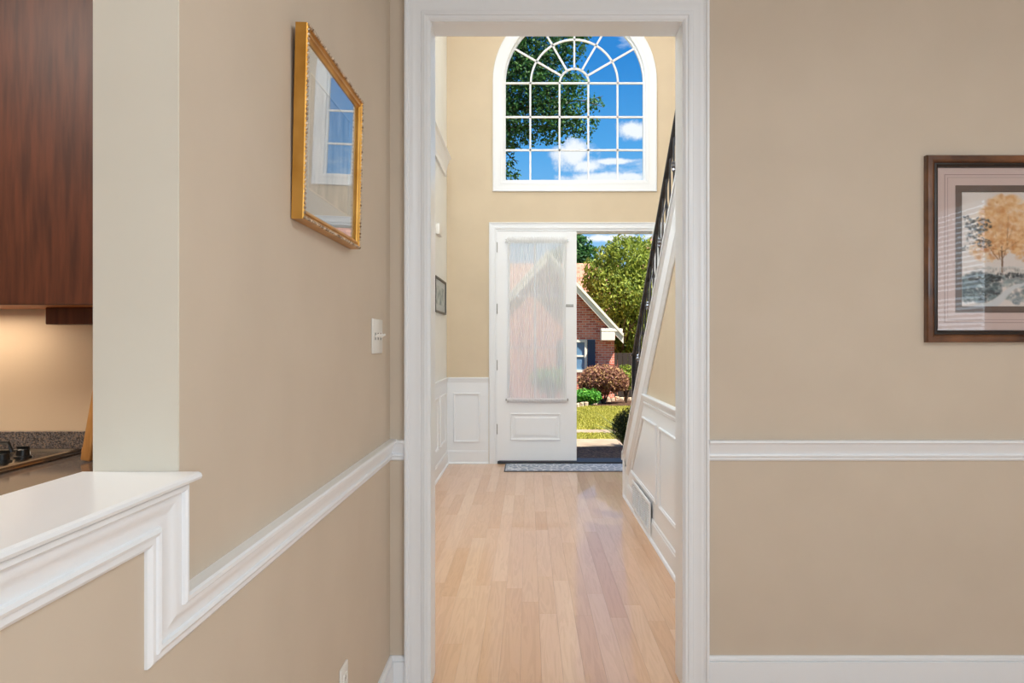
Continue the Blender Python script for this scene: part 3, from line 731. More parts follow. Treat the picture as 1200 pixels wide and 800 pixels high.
b = BM(); box(b, (.0140, -hwid+.024, .024), (.0155, hwid-.024, hh-.024)); obj('glazing', b, M['mirror'], mr_)
b = BM(); holed(b, rect(-hwid+.024, .024, hwid-.024, hh-.024), [rect(-hwid+.083, .083, hwid-.083, hh-.083)], tm, .006, .011); obj('mat_board', b, mat('blue_grey_mat', (186, 195, 206), .8), mr_)
b = BM(); sweep(b, rect(-hwid+.080, .080, hwid-.080, hh-.080), [(0, .0111), (0, .0118), (.003, .0118), (.003, .0111)], tm, closed=True); obj('mat_bevel', b, mat('pale_bevel', (214, 212, 208), .7), mr_)
m_ = mat('mottled_grey_print', (140, 142, 148), .8); noisy(m_, (146, 152, 162), (208, 204, 202), 9, (1, 2.2, 1), 8, lo=.3, hi=.7)
b = BM(); box(b, (.0056, -hwid+.08, .08), (.0085, hwid-.08, hh-.08)); obj('print', b, m_, mr_)
b = BM(); box(b, (.0005, -hwid+.01, .01), (.0055, hwid-.01, hh-.01)); obj('backing', b, M['blackback'], mr_)

# ------------------------------------------------------------------ switch plate, outlet, small wall things
def yl(px, out=0.0): return (-(XL+out))*F/(VX-px)
y0, y1 = yl(437.2, .006), yl(448.4, .006); zc = EYE+(VY-394)*2.63/F
z0s, z1s = zc-.058, zc+.058
swp = empty('light_switch', (XL, (y0+y1)/2, z0s)); tag(swp, 'white three-gang light switch plate on the left wall', 'light switch')
b = BM(); box(b, (0, -(y1-y0)/2, 0), (.006, (y1-y0)/2, .116), .0025, 2); obj('cover_plate', b, M['plate'], swp, smooth=True)
for k in (-1, 0, 1):
    c_ = k*.046
    b = BM(); box(b, (.0062, c_-.005, .046), (.0068, c_+.005, .070)); obj('switch_slot', b, M['slot'], swp)
    b = BM(); tube(b, [(.006, c_, .057), (.012, c_, .060), (.022, c_, .065)], [.005, .0042, .0036], 8); obj('toggle', b, M['plate'], swp, smooth=True)
y0, y1 = yl(400, .006), yl(408, .006)
ol = empty('wall_outlet', (XL, (y0+y1)/2, .311)); tag(ol, 'white electrical outlet low on the left wall', 'outlet')
zo = EYE-(771.5-VY)*y1/F; ol.location.z = zo-.118
b = BM(); box(b, (0, -(y1-y0)/2, 0), (.006, (y1-y0)/2, .118), .0025, 2); obj('cover_plate', b, M['plate'], ol, smooth=True)
for zz in (.038, .080):
    b = BM(); box(b, (.0062, -.017, zz-.014), (.008, .017, zz+.014), .003, 2); rc = obj('receptacle', b, M['plate'], ol, smooth=True)
    b = BM(); box(b, (.0081, -.008, zz-.004), (.0083, -.006, zz+.006)); box(b, (.0081, .006, zz-.004), (.0083, .008, zz+.006)); obj('slot', b, M['slot'], rc)

# small framed picture on the left foyer wall
def yfl(px): return (-XFL)*F/(VX-px)
ya, yb = 7.13, yfl(521); zt = EYE+(VY-331)*yb/F; zb_ = EYE+(VY-369)*yb/F
sp = empty('small_picture', (XFL, (ya+yb)/2, zb_)); tag(sp, 'small dark framed print on the white left wall of the foyer', 'picture')
hw_ = (yb-ya)/2; hz = zt-zb_
b = BM(); sweep(b, rect(-hw_, 0, hw_, hz), [(0, 0), (0, .018), (.018, .018), (.020, .008), (.020, 0)], tm, closed=True); obj('picture_frame', b, mat('slate_frame', (52, 50, 48), .4), sp)
b = BM(); box(b, (.001, -hw_+.018, .018), (.006, hw_-.018, hz-.018)); obj('mat_board', b, mat('grey_print', (186, 190, 190), .6), sp)
b = BM(); box(b, (.0061, -hw_+.07, .08), (.0066, hw_-.07, hz-.08)); m_ = mat('print_ink', (150, 160, 160), .6); noisy(m_, (120, 134, 136), (198, 202, 198), 14); obj('print', b, m_, sp)
# thermostat above it
yt = yfl(512.5); dc = empty('door_chime', (XFL, yt, EYE+(VY-276)*yt/F)); tag(dc, 'small white chime box above the dark framed print', 'chime box')
b = BM(); box(b, (0, -.12, 0), (.035, .12, .10), .006, 2); obj('cover', b, M['plate'], dc, smooth=True)
b = BM()
for k in range(5): box(b, (.0352, -.08, .02+k*.014), (.0362, .08, .026+k*.014))
obj('grille', b, M['plate'], dc)

# ------------------------------------------------------------------ large framed watercolour on the right
px0, px1 = 1087.0, 1389.0
s1 = F/(Y1-.028)
def XP(px): return (px-VX)/s1
def ZP(py): return EYE+(VY-py)/s1
fx0, fx1, fz0, fz1 = XP(1087), XP(1389), ZP(401), ZP(181)
fp = empty('framed_watercolour', ((fx0+fx1)/2, Y1-.002, fz0)); tag(fp, 'watercolour of an orange autumn tree in a brown wooden frame', 'picture')
Yp = Y1-.002
FP = [(0, 0), (0, .018), (.004, .024), (.010, .026), (.018, .0275), (.024, .025), (.028, .020), (.029, .018)]
b = BM(); sweep(b, rect(fx0, fz0, fx1, fz1), FP+[(.029, 0)], onY(Yp), closed=True); under(obj('picture_frame', b, M['walnut'], fp, smooth=True), fp)
b = BM(); sweep(b, rect(fx0+.0291, fz0+.0291, fx1-.0291, fz1-.0291), [(0, 0), (0, .020), (.006, .022), (.013, .018), (.016, .010), (.016, 0)], onY(Yp), closed=True); under(obj('inner_lip', b, M['walnut_in'], fp, smooth=True), fp)
matc = mat('dusty_pink_mat_board', (208, 186, 180), .85, .2)
i_ = .040
b = BM(); holed(b, rect(fx0+i_, fz0+i_, fx1-i_, fz1-i_), [rect(XP(1124), ZP(365), XP(1352), ZP(217))], onY(Yp), .002, .0065); under(obj('mat_board', b, matc, fp), fp)
for d_, wd in ((0, .0022), (.011, .0012)):
    b = BM(); x0_, x1_, z0_, z1_ = XP(1110)+d_, XP(1366)-d_, ZP(378)+d_, ZP(203)-d_
    sweep(b, rect(x0_, z0_, x1_, z1_), [(0, .0066), (0, .0070), (wd, .0070), (wd, .0066)], onY(Yp), closed=True); under(obj('ruled_line', b, mat('mat_rule', (150, 128, 124), .8), fp), fp)
b = BM(); sweep(b, rect(XP(1123), ZP(366), XP(1353), ZP(216)), [(0, .0075), (0, .009), (.0235, .008), (.0235, .0025), (0, .0066)], onY(Yp), closed=True); under(obj('inner_mat', b, mat('taupe_inner_mat', (104, 88, 80), .8), fp), fp)
# the painting: pigment computed on a fine grid of points, stored as paint colour
AX0, AX1, AY0, AY1 = 1130, 1346, 224, 359
STP = .75
nw, nh = int((AX1-AX0)/STP)+1, int((AY1-AY0)/STP)+1
ys, xs = np.mgrid[0:nh, 0:nw]; xs = AX0+xs*STP; ys = AY0+ys*STP
img = np.zeros((nh, nw, 3)); img[:] = (222, 212, 206)
img += (RNG.random((nh, nw, 1))-.5)*6
def blob(cx, cy, rx, ry, col, op):
    d = ((xs-cx)/rx)**2+((ys-cy)/ry)**2
    a = np.clip(1.25-d, 0, 1)[..., None]*op
    img[:] = img*(1-a)+np.array(col)*a
def splat(cx, cy, rx, ry, cols, n, smin, smax, op, gauss=False):
    for _ in range(n):
        a = RNG.random()*2*math.pi; r_ = math.sqrt(RNG.random()) if not gauss else abs(RNG.normal())*.6
        x_ = cx+rx*r_*math.cos(a); y_ = cy+ry*r_*math.sin(a); s_ = RNG.uniform(smin, smax)
        blob(x_, y_, s_*RNG.uniform(.7, 1.4), s_*RNG.uniform(.6, 1.1), cols[RNG.integers(len(cols))], op*RNG.uniform(.5, 1))
def stroke(p, q, w0, w1, col, op=.8):
    n = int(max(abs(q[0]-p[0]), abs(q[1]-p[1]))/.7)+2
    for i in range(n):
        t_ = i/(n-1); blob(p[0]+(q[0]-p[0])*t_+RNG.normal()*.2, p[1]+(q[1]-p[1])*t_, w0+(w1-w0)*t_, w0+(w1-w0)*t_, col, op)
OR = [(226, 178, 128), (214, 156, 100), (232, 196, 150), (200, 140, 88), (238, 208, 170)]
DK = [(66, 68, 70), (84, 86, 84), (52, 56, 60)]
TE = [(96, 112, 116), (70, 84, 90), (132, 150, 152), (58, 66, 72), (150, 166, 168)]
splat(1180, 262, 36, 34, [(236, 214, 186)], 120, 4, 9, .35)
splat(1184, 262, 34, 34, OR, 620, 1.6, 5, .55)
splat(1160, 292, 20, 14, OR, 180, 1.2, 3.5, .5)
splat(1215, 285, 26, 22, OR, 260, 1.5, 4, .5)
splat(1172, 288, 22, 10, [(190, 120, 72), (176, 106, 62)], 90, 1, 2.6, .45)
splat(1300, 262, 40, 24, [(206, 200, 190), (190, 190, 182)], 120, 3, 7, .25)
splat(1310, 296, 34, 16, OR+[(150, 130, 104)], 160, 1.5, 4, .35)
for q in ((1166, 300, 1156, 280), (1176, 300, 1170, 268), (1180, 298, 1192, 262), (1178, 292, 1206, 276), (1170, 290, 1150, 286), (1184, 284, 1186, 250)):
    stroke((q[0]+8 if q[0] < 1172 else q[0], q[1]+3), (q[2], q[3]), .9, .4, (128, 92, 68), .4)
stroke((1179, 318), (1178, 288), 1.5, 1.1, (120, 90, 70), .55)
splat(1184, 266, 32, 30, OR, 200, 1.4, 3.6, .5); splat(1178, 284, 14, 8, OR, 60, 1.2, 3, .5)
splat(1150, 262, 16, 9, DK, 90, .9, 2.2, .7); splat(1146, 275, 10, 12, DK, 60, .8, 2, .65); splat(1158, 284, 9, 6, DK, 50, .8, 1.8, .6); splat(1137, 256, 5, 5, DK, 20, .8, 1.8, .6); splat(1134, 290, 4, 3, DK, 12, .8, 1.5, .6)
# fence and bank
splat(1240, 316, 110, 4, [(150, 150, 146), (120, 120, 118)], 160, 1, 3, .4)
for x_ in np.arange(1160, 1340, 3.2): stroke((x_, 311), (x_, 319), .5, .5, (206, 210, 208), .6)
stroke((1158, 313), (1340, 311), .5, .5, (196, 200, 200), .6)
splat(1152, 336, 26, 18, TE, 420, 1, 4, .5); splat(1138, 342, 10, 12, TE, 90, 1, 3, .5)
splat(1230, 328, 110, 8, TE, 360, 1.2, 4, .5)
splat(1260, 346, 80, 12, TE+[(170, 160, 140)], 340, 1.2, 4, .45)
splat(1160, 326, 20, 5, DK, 120, .8, 2, .6); splat(1190, 322, 26, 3, DK, 80, .8, 2, .55); splat(1156, 344, 20, 5, DK, 70, .8, 1.8, .5)
for i in range(60):                                   # pale winding path
    t_ = i/59; blob(1150+50*t_**.8, 360-26*t_+3*math.sin(t_*6), 9-6.5*t_, 4.2-2.6*t_, (206, 208, 210), .5)
for i in range(40):
    t_ = i/39; blob(1196+26*t_, 336-12*t_, 3, 1.6, (204, 206, 208), .4)
splat(1196, 350, 8, 6, [(150, 162, 168), (110, 124, 134)], 50, 1, 2.6, .4)
img[:, :2] = (225, 216, 210); img = np.clip(img, 0, 255)/255
linimg = np.where(img <= .04045, img/12.92, ((img+.055)/1.055)**2.4)
me = bpy.data.meshes.new('painting')
v3 = np.stack([(xs-VX)/s1, np.full_like(xs, Yp-.0045, dtype=float), EYE+(VY-ys)/s1], -1).reshape(-1, 3)
idx = np.arange(nh*nw).reshape(nh, nw); q = np.stack([idx[:-1, :-1], idx[1:, :-1], idx[1:, 1:], idx[:-1, 1:]], -1).reshape(-1, 4)
me.from_pydata(v3.tolist(), [], q.tolist())
ca = me.color_attributes.new('paint', 'FLOAT_COLOR', 'POINT'); ca.data.foreach_set('color', np.concatenate([linimg.reshape(-1, 3), np.ones((nh*nw, 1))], 1).astype(np.float32).ravel())
mp_ = mat('watercolour_paper', (220, 210, 204), .85, .2); at = nd(mp_, 'ShaderNodeAttribute', attribute_name='paint'); lk(mp_, at.outputs['Color'], bsdf(mp_).inputs['Base Color'])
under(link('painting', me, mp_, fp), fp)
b = BM(); box(b, (fx0+i_, Yp-.0120, fz0+i_), (fx1-i_, Yp-.0105, fz1-i_)); under(obj('glazing', b, M['picglass'], fp), fp)

# ------------------------------------------------------------------ side window with blinds (seen as a reflection in the picture glass)
w2 = empty('window_2'); w2['kind'] = 'structure'
b = BM(); sweep(b, rect(-2.25, .95, -.35, 2.45), [(-.07, 0), (-.07, .02), (0, .015), (0, 0)], onXr(XR), closed=True); obj('window_frame', b, M['trim'], w2)
b = BM(); box(b, (XR+.03, -1.32, .95), (XR+.05, -1.28, 2.45)); box(b, (XR+.03, -2.25, 1.68), (XR+.05, -.35, 1.72)); obj('muntin', b, M['trim'], w2)
bl = empty('window_blind', (XR-.01, -1.3, 2.45)); tag(bl, 'white slatted blind in the side window, reflected in the picture glass', 'blind')
b = BM(); box(b, (XR-.055, -2.26, 2.40), (XR-.008, -.34, 2.45)); under(obj('headrail', b, M['plate'], bl), bl)
g = BM(); box(g, (-.022, -.95, -.001), (.022, .95, .001)); bmesh.ops.rotate(g, verts=g.verts, matrix=Matrix.Rotation(math.radians(22), 3, 'Y'))
s0 = obj('slat', g, M['plate'], bl); sm = s0.data
for k in range(34):
    o = s0 if k == 0 else link('slat', sm, None, bl)
    o.location = Vector((XR-.03, -1.3, 2.38-k*.042))-bl.location
w3 = empty('window_3'); w3['kind'] = 'structure'
b = BM(); sweep(b, rect(.3, .85, 2.5, 2.35), [(-.07, 0), (-.07, -.02), (0, -.015), (0, 0)], onY(-3.0), closed=True); obj('window_frame', b, M['trim'], w3)

# ------------------------------------------------------------------ kitchen seen over the ledge
YK = 2.75
def XK(px, Y): return (px-VX)*Y/F
ct = empty('kitchen_counter', (-2.2, 2.4, 0)); tag(ct, 'grey speckled granite kitchen counter with short backsplash', 'counter')
b = BM(); box(b, (-3.6, 1.2, .870), (XL-.13, YK-.001, .902), .004, 1); under(obj('worktop', b, M['granite'], ct), ct)
b = BM(); box(b, (-3.6, YK-.022, .9025), (XL-.13, YK-.001, .975), .002, 1); under(obj('backsplash', b, M['granite'], ct), ct)
b = BM(); box(b, (-3.55, 1.26, .09), (XL-.14, YK-.002, .869)); box(b, (-3.5, 1.32, 0), (XL-.14, YK-.002, .09)); under(obj('base_cabinet', b, M['cherry'], ct), ct)
for k in range(5):
    b = BM(); xx = -3.5+k*.57
    box(b, (xx, 1.24, .14), (xx+.54, 1.2595, .70), .004, 1); dr = under(obj('door', b, M['cherry'], ct), ct)
# cooktop
ck = empty('gas_cooktop', (-2.0, 2.45, .903)); tag(ck, 'stainless gas cooktop with black grates set in the granite counter', 'cooktop')
cxr = XK(96, 2.70)
b = BM(); box(b, (cxr-.9, 2.16, .9025), (cxr, 2.70, .912), .004, 2); under(obj('hob_plate', b, M['cooksteel'], ck, smooth=True), ck)
b = BM(); sweep(b, rect(cxr-.9, 2.16, cxr, 2.70), [(.0, 0), (.0, .006), (.006, .009), (.014, .008), (.018, 0)], lambda u, v, o: Vector((u, v, .912+o)), closed=True); under(obj('rim', b, M['cooksteel'], ck, smooth=True), ck)
for gx_ in (cxr-.36, cxr-.72):
    for gy in (2.30, 2.55):
        b = BM()
        for s_ in (-1, 1):
            tube(b, [(gx_-.15, gy+s_*.10, .914), (gx_-.14, gy+s_*.10, .945), (gx_+.14, gy+s_*.10, .945), (gx_+.15, gy+s_*.10, .914)], .007, 6)
            tube(b, [(gx_+s_*.05, gy-.12, .946), (gx_+s_*.05, gy+.12, .946)], .006, 6)
        under(obj('grate', b, M['black'], ck), ck)
        b = BM(); tube(b, [(gx_, gy, .912), (gx_, gy, .926), (gx_, gy, .93)], [.05, .045, .03], 16); under(obj('burner', b, M['black'], ck, smooth=True), ck)
for gy in (2.24, 2.34, 2.44, 2.54):
    b = BM(); kx = cxr-.10-.0*gy
    tube(b, [(kx, gy, .912), (kx, gy, .918), (kx, gy, .920), (kx, gy, .938), (kx, gy, .941)], [.027, .027, .021, .019, .015], 14); box(b, (kx-.019, gy-.004, .940), (kx+.019, gy+.004, .949)); under(obj('knob', b, M['black'], ck, smooth=True), ck)
# cutting board leaning
cb = empty('cutting_board', (XK(93, 2.50)+.016, 2.66, .9025)); tag(cb, 'pale maple cutting board leaning upright on the kitchen counter', 'cutting board')
b = BM(); box(b, (-.016, -.16, 0), (.016, .03, .42), .006, 3); bmesh.ops.rotate(b, verts=b.verts, matrix=Matrix.Rotation(math.radians(10), 3, 'Y')); bmesh.ops.translate(b, verts=b.verts, vec=(0, 0, .004))
obj('board', b, M['maple'], cb, smooth=True)
b = BM(); box(b, (-.0185, -.155, .03), (-.0165, .025, .045)); bmesh.ops.rotate(b, verts=b.verts, matrix=Matrix.Rotation(math.radians(10), 3, 'Y')); obj('end_strip', b, M['maple'], cb)
# wall cabinet
YC = 2.42; zcb = EYE+(VY-357)*YC/F
kc = empty('wall_cabinet', (-2.2, YC, zcb)); tag(kc, 'reddish brown cherry wood wall cabinet above the cooktop', 'cabinet')
b = BM(); box(b, (-2.9, YC+.02, zcb+.005), (XL-.14, YK-.001, 2.6)); under(obj('body', b, M['cherry'], kc), kc)
for k in range(2):
    x0_ = -2.90+k*.8
    b = BM(); box(b, (x0_, YC, zcb+.0), (x0_+.796, YC+.019, 2.58), .003, 1); dr = under(obj('door', b, M['cherry'], kc), kc)
b = BM(); box(b, (-1.302, YC, zcb), (XL-.16, YC+.019, 2.58), .003, 1); under(obj('end_filler', b, M['cherry'], kc), kc)
b = BM(); box(b, (-2.88, YC+.021, zcb), (XL-.15, YK-.003, zcb+.0045)); under(obj('underside', b, M['under'], kc), kc)
b = BM(); box(b, (XK(57, 2.62), 2.60, EYE+(VY-380)*2.6/F), (XL-.15, 2.68, zcb-.0005), .003, 1); under(obj('light_valance', b, M['cherry'], kc), kc)

# ------------------------------------------------------------------ outdoors
def gz_(y): return -.15-.0368*(y-9.3)
def strip(name, x0, x1, y0, y1, m, off=0, th_=.1, ny=8):
    b = BM(); v = []
    for i in range(ny+1):
        y = y0+(y1-y0)*i/ny
        v.append([b.verts.new((x0, y, gz_(y)+off)), b.verts.new((x1, y, gz_(y)+off)), b.verts.new((x1, y, gz_(y)+off-th_)), b.verts.new((x0, y, gz_(y)+off-th_))])
    for a, c in zip(v, v[1:]):
        for k in range(4): b.faces.new((a[k], a[(k+1) % 4], c[(k+1) % 4], c[k]))
    b.faces.new(v[0]); b.faces.new(v[-1])
    return struct(name, b, m)
strip('ground', -40, 40, 8.5, 90, M['grass'], -.02, .3, 2)
b = BM(); box(b, (-1.6, YF+.252, -.25), (3.4, 10.03, -.06), .01, 1); struct('floor_porch', b, M['aggregate'])
strip('concrete_walk', -6, 9, 10.04, 12.46, M['concrete'], .0, .1)
strip('sidewalk', -30, 30, 13.65, 14.44, M['concrete'], .0, .1)
bed = strip('planting_bed', -14, 12, 23.6, 30, M['soil'], .0, .06)
# real grass tufts on the near strips
def tufts(name, x0, x1, y0, y1, n, h, m):
    X = RNG.uniform(x0, x1, n); Y = RNG.uniform(y0, y1, n); A = RNG.uniform(0, math.pi, n); H = RNG.uniform(.5, 1, n)*h
    Z = gz_(Y)-.02; w = .012+Y*.0006
    dx, dy = np.cos(A)*w, np.sin(A)*w; lx, ly = RNG.normal(0, .3, n)*H, RNG.normal(0, .3, n)*H
    V = np.stack([np.stack([X-dx, Y-dy, Z], 1), np.stack([X+dx, Y+dy, Z], 1), np.stack([X+lx, Y+ly, Z+H], 1)], 1).reshape(-1, 3)
    Fc = np.arange(3*n).reshape(n, 3)
    me = bpy.data.meshes.new(name); me.from_pydata(V.tolist(), [], Fc.tolist())
    a = me.attributes.new('tone', 'FLOAT', 'POINT'); a.data.foreach_set('value', np.repeat(RNG.random(n), 3).astype(np.float32))
    return link(name, me, m)
M['blade'] = leafmat('grass_blade', [(134, 138, 42), (176, 170, 70), (204, 196, 106)])
g1_ = tufts('front_lawn_grass', -.5, 4.5, 12.46, 13.65, 14000, .05, M['blade']); tag(g1_, 'narrow strip of green grass between the two concrete walks', 'grass', kind='stuff')
g2_ = tufts('lawn_grass', -1, 5, 14.44, 23.6, 60000, .07, M['blade']); tag(g2_, 'sunlit green lawn in front of the brick house', 'grass', kind='stuff')

def foliage(name, clusters, n, size, m, parent=None, shell=.0, droop=0., aspect=.55):
    """n leaves spread over ellipsoid clusters [(cx,cy,cz,rx,ry,rz)]"""
    C_ = np.array(clusters, float); vol = C_[:, 3]*C_[:, 4]*C_[:, 5]; p = vol**.8; p /= p.sum()
    k = RNG.choice(len(C_), n, p=p)
    d = RNG.normal(size=(n, 3)); d /= np.linalg.norm(d, axis=1)[:, None]
    r = (shell+(1-shell)*RNG.random(n)**(1/2.2))[:, None]
    # sprays: pull leaves toward twig centres
    c = C_[k, :3]+d*r*C_[k, 3:6]
    c += RNG.normal(size=(n, 3))*size*.4
    nrm = d*.7+RNG.normal(size=(n, 3))*.7; nrm[:, 2] += .4; nrm /= np.linalg.norm(nrm, axis=1)[:, None]
    t = np.cross(nrm, RNG.normal(size=(n, 3))); t[:, 2] -= droop; t /= np.linalg.norm(t, axis=1)[:, None]
    s = np.cross(nrm, t); s /= np.linalg.norm(s, axis=1)[:, None]
    L = (RNG.uniform(.6, 1.2, n)*size)[:, None]
    V = np.stack([c-t*L*.5, c+s*L*aspect*.5+nrm*L*.08, c+t*L*.5, c-s*L*aspect*.5+nrm*L*.08], 1).reshape(-1, 3)
    me = bpy.data.meshes.new(name); me.from_pydata(V.tolist(), [], np.arange(4*n).reshape(n, 4).tolist())
    a = me.attributes.new('tone', 'FLOAT', 'POINT')
    tone = np.clip(RNG.beta(2, 2.2, n), 0, 1); a.data.foreach_set('value', np.repeat(tone, 4).astype(np.float32))
    o = link(name, me, m, parent); o['kind'] = 'stuff'
    return o
def branch(bm, p, d, L, r, depth, spread=.6):
    pts = [p.copy()]; rr = [r]; q = p.copy(); dd = d.normalized()
    for i in range(4):
        dd = (dd+Vector((random.uniform(-1, 1), random.uniform(-1, 1), random.uniform(-.4, .8)))*.18).normalized(); q = q+dd*L/4; pts.append(q.copy()); rr.append(r*(1-.14*(i+1)))
    tube(bm, pts, rr, 6, True)
    if depth:
        for k in range(3):
            a = random.choice(pts[2:]); nd_ = (dd+Vector((random.uniform(-1, 1), random.uniform(-1, 1), random.uniform(-.3, .7)))*spread).normalized()
            branch(bm, a, nd_, L*.66, r*.5, depth-1, spread)

# big tree whose crown fills the left of the arched window
YT = 15.0; sT = F/YT
def cl(px, py, rpx, Y=YT, dy=0, zf=1.0): q_ = P(px, py, Y+dy); r_ = rpx*Y/F; return (q_.x, q_.y, q_.z, r_, r_*1.3, r_*zf)
t1 = empty('shade_tree', (-2.3, YT, gz_(YT)-.02)); tag(t1, 'tall leafy shade tree filling the left of the arched window', 'tree')
b = BM(); base = Vector((-2.3, YT, gz_(YT)-.05)); tube(b, [base, base+Vector((.05, 0, 1.5)), base+Vector((.12, .1, 3.4)), base+Vector((.4, .1, 5.2))], [.24, .19, .16, .12], 10)
under(obj('trunk', b, M['bark'], t1, smooth=True), t1)
b = BM()
for e1, e2 in (((570, 150), (640, 108)), ((560, 120), (650, 60)), ((540, 140), (605, 190)), ((560, 100), (600, 40)), ((600, 130), (690, 118)), ((600, 150), (672, 155))):
    a = P(e1[0], e1[1], YT); c_ = P(e2[0], e2[1], YT+random.uniform(-.4, .4)); mid = (a+c_)/2+Vector((0, 0, .08))
    tube(b, [a, mid, c_], [.035, .022, .009], 5)
    for k in range(4):
        s_ = a+(c_-a)*random.uniform(.4, 1); tube(b, [s_, s_+Vector((random.uniform(-.1, .4), random.uniform(-.3, .3), random.uniform(-.25, .3)))], [.010, .004], 4)
a0 = base+Vector((.4, .1, 5.2))
for e1 in ((570, 150), (560, 120), (540, 140), (560, 100), (600, 130), (600, 150)): tube(b, [a0, P(e1[0], e1[1], YT)], [.07, .035], 6)
under(obj('branches', b, M['bark'], t1), t1)
CL = [cl(*c_) for c_ in ((560, 60, 60), (600, 52, 34), (634, 66, 30), (664, 54, 24), (612, 96, 34), (645, 104, 30), (672, 98, 19), (600, 136, 26), (636, 134, 24), (664, 128, 23), (690, 122, 12), (703, 121, 6), (650, 150, 20), (676, 148, 14), (690, 162, 6), (694, 144, 8), (598, 158, 20), (622, 158, 14), (597, 172, 10), (594, 204, 12), (606, 207, 7), (596, 192, 7), (640, 166, 6), (560, 130, 50), (530, 100, 60), (540, 30, 70), (600, 5, 50), (645, 8, 34), (676, 34, 20), (686, 44, 6), (560, 190, 26), (520, 160, 50), (480, 60, 80), (470, 130, 60))]
under(foliage('foliage', CL, 70000, .085, M['leaf_deep'], t1, .0), t1)

# green tree beside the brick wing
Y2 = 31.5
t2 = empty('weeping_tree', P(728, 400, Y2).xy.to_3d()+Vector((0, 0, gz_(Y2)))); tag(t2, 'bushy yellow-green tree beside the brick gable across the lawn', 'tree')
b = BM(); c0 = Vector((t2.location.x, Y2, gz_(Y2)-.05)); tube(b, [c0, c0+Vector((.05, 0, 1.2)), c0+Vector((0, 0, 3))], [.16, .13, .08], 8)
for k in range(7): branch(b, c0+Vector((0, 0, 1.2+.2*k)), Vector((math.cos(k*2.4), math.sin(k*2.4), 1)), 1.6, .05, 1)
under(obj('trunk', b, M['bark'], t2), t2)
C2 = [cl(*c_, Y=Y2) for c_ in ((722, 345, 34), (706, 325, 20), (700, 350, 14), (735, 305, 26), (757, 320, 26), (748, 350, 34), (728, 290, 14), (745, 288, 12), (762, 295, 14), (712, 300, 14), (732, 385, 26), (752, 390, 26), (740, 412, 20), (775, 350, 30), (790, 380, 30), (692, 330, 10), (692, 312, 8), (722, 405, 10))]
under(foliage('foliage', C2, 24000, .18, M['leaf_bright'], t2, .55, .8, .42), t2)
# darker tree far behind at the left of the opening
Y3 = 46
t3 = empty('far_oak', P(680, 400, Y3).xy.to_3d()+Vector((0, 0, gz_(Y3)))); tag(t3, 'darker green tree rising behind the neighbouring roof', 'tree')
b = BM(); c0 = Vector((t3.location.x, Y3, gz_(Y3)-.05)); tube(b, [c0, c0+Vector((0, 0, 3)), c0+Vector((0, 0, 6))], [.3, .25, .15], 8); under(obj('trunk', b, M['bark'], t3), t3)
under(foliage('foliage', [cl(*c_, Y=Y3) for c_ in ((680, 288, 12), (686, 300, 14), (672, 300, 18), (674, 282, 10), (694, 312, 9), (655, 310, 18), (664, 330, 20), (690, 330, 14))], 4200, .3, M['leaf_deep'], t3, .3), t3)
# another hedge-like tree behind, right
Y4 = 52
t4 = empty('far_hedge', (8.5, Y4, gz_(Y4))); tag(t4, 'dense dark green growth behind the weeping tree and fence', 'hedge')
under(foliage('foliage', [(x_, Y4, .4, 1.6, 1.2, 2.4) for x_ in np.arange(4.0, 13, 1.6)], 5000, .35, M['leaf_dark'], t4, .4), t4)

# neighbouring brick house
YH = 28.0; sH = F/YH
hs = empty('brick_house', (0.7, YH, gz_(YH))); tag(hs, 'red brick house with a steep white trimmed gable', 'house')
def XH_(px): return (px-VX)/sH
def ZH_(py): return EYE+(VY-py)/sH
ax, az = XH_(641.5), ZH_(299); ex = XH_(721); ez = ZH_(386)
lx = 2*ax-ex
wn0, wn1, wz0, wz1 = XH_(664), XH_(688), ZH_(436), ZH_(398)
b = BM(); holed(b, [(lx+.15, gz_(YH)-.1), (ex-.03, gz_(YH)-.1), (ex-.03, ez+.05), (ax, az-.1), (lx+.15, ez+.05)], [rect(wn0, wz0, wn1, wz1)], onY(YH), 0, -.2)
box(b, (ex-.23, YH+.2, gz_(YH)-.1), (ex-.03, YH+8, ez)); box(b, (lx+.15, YH+.2, gz_(YH)-.1), (lx+.35, YH+8, ez))
under(obj('brick_wall', b, M['brick'], hs), hs)
k_ = (az-ez)/(ex-ax)
for s_ in (-1, 1):
    b = BM(); X_ = lambda d: ax+s_*d
    e2 = ex-ax+.25
    prism(b, [(X_(0), az+.12), (X_(e2), az+.12-k_*e2), (X_(e2), az+.0-k_*e2), (X_(0), az+.0)], onY(YH), .30, -8); under(obj('roof', b, M['shingle'], hs), hs)
    b = BM(); prism(b, [(X_(0), az+.03), (X_(e2), az+.03-k_*e2), (X_(e2), az-.23-k_*e2), (X_(0), az-.25)], onY(YH), .38, .30); rk = under(obj('rake_board', b, M['exttrim'], hs), hs)
    b = BM(); prism(b, [(X_(0), az+.13), (X_(e2), az+.13-k_*e2), (X_(e2), az+.02-k_*e2), (X_(0), az+.0)], onY(YH), .43, .385); under(obj('rake_moulding', b, M['exttrim'], hs), hs)
b = BM(); box(b, (XH_(703), YH-.42, ZH_(399)), (ex-.06, YH+.05, ZH_(389)), .02, 1); box(b, (XH_(703), YH-.42, ZH_(389)), (XH_(728), YH+.05, ZH_(385)), .02, 1); under(obj('eave_return', b, M['exttrim'], hs), hs)
b = BM(); sweep(b, rect(wn0, wz0, wn1, wz1), [(0, -.05), (0, .04), (.09, .04), (.09, -.05)], onY(YH), closed=True); wf = under(obj('window_frame', b, M['exttrim'], hs), hs)
m_ = mat('reflective_blue_pane', (104, 140, 168), .08, 1)
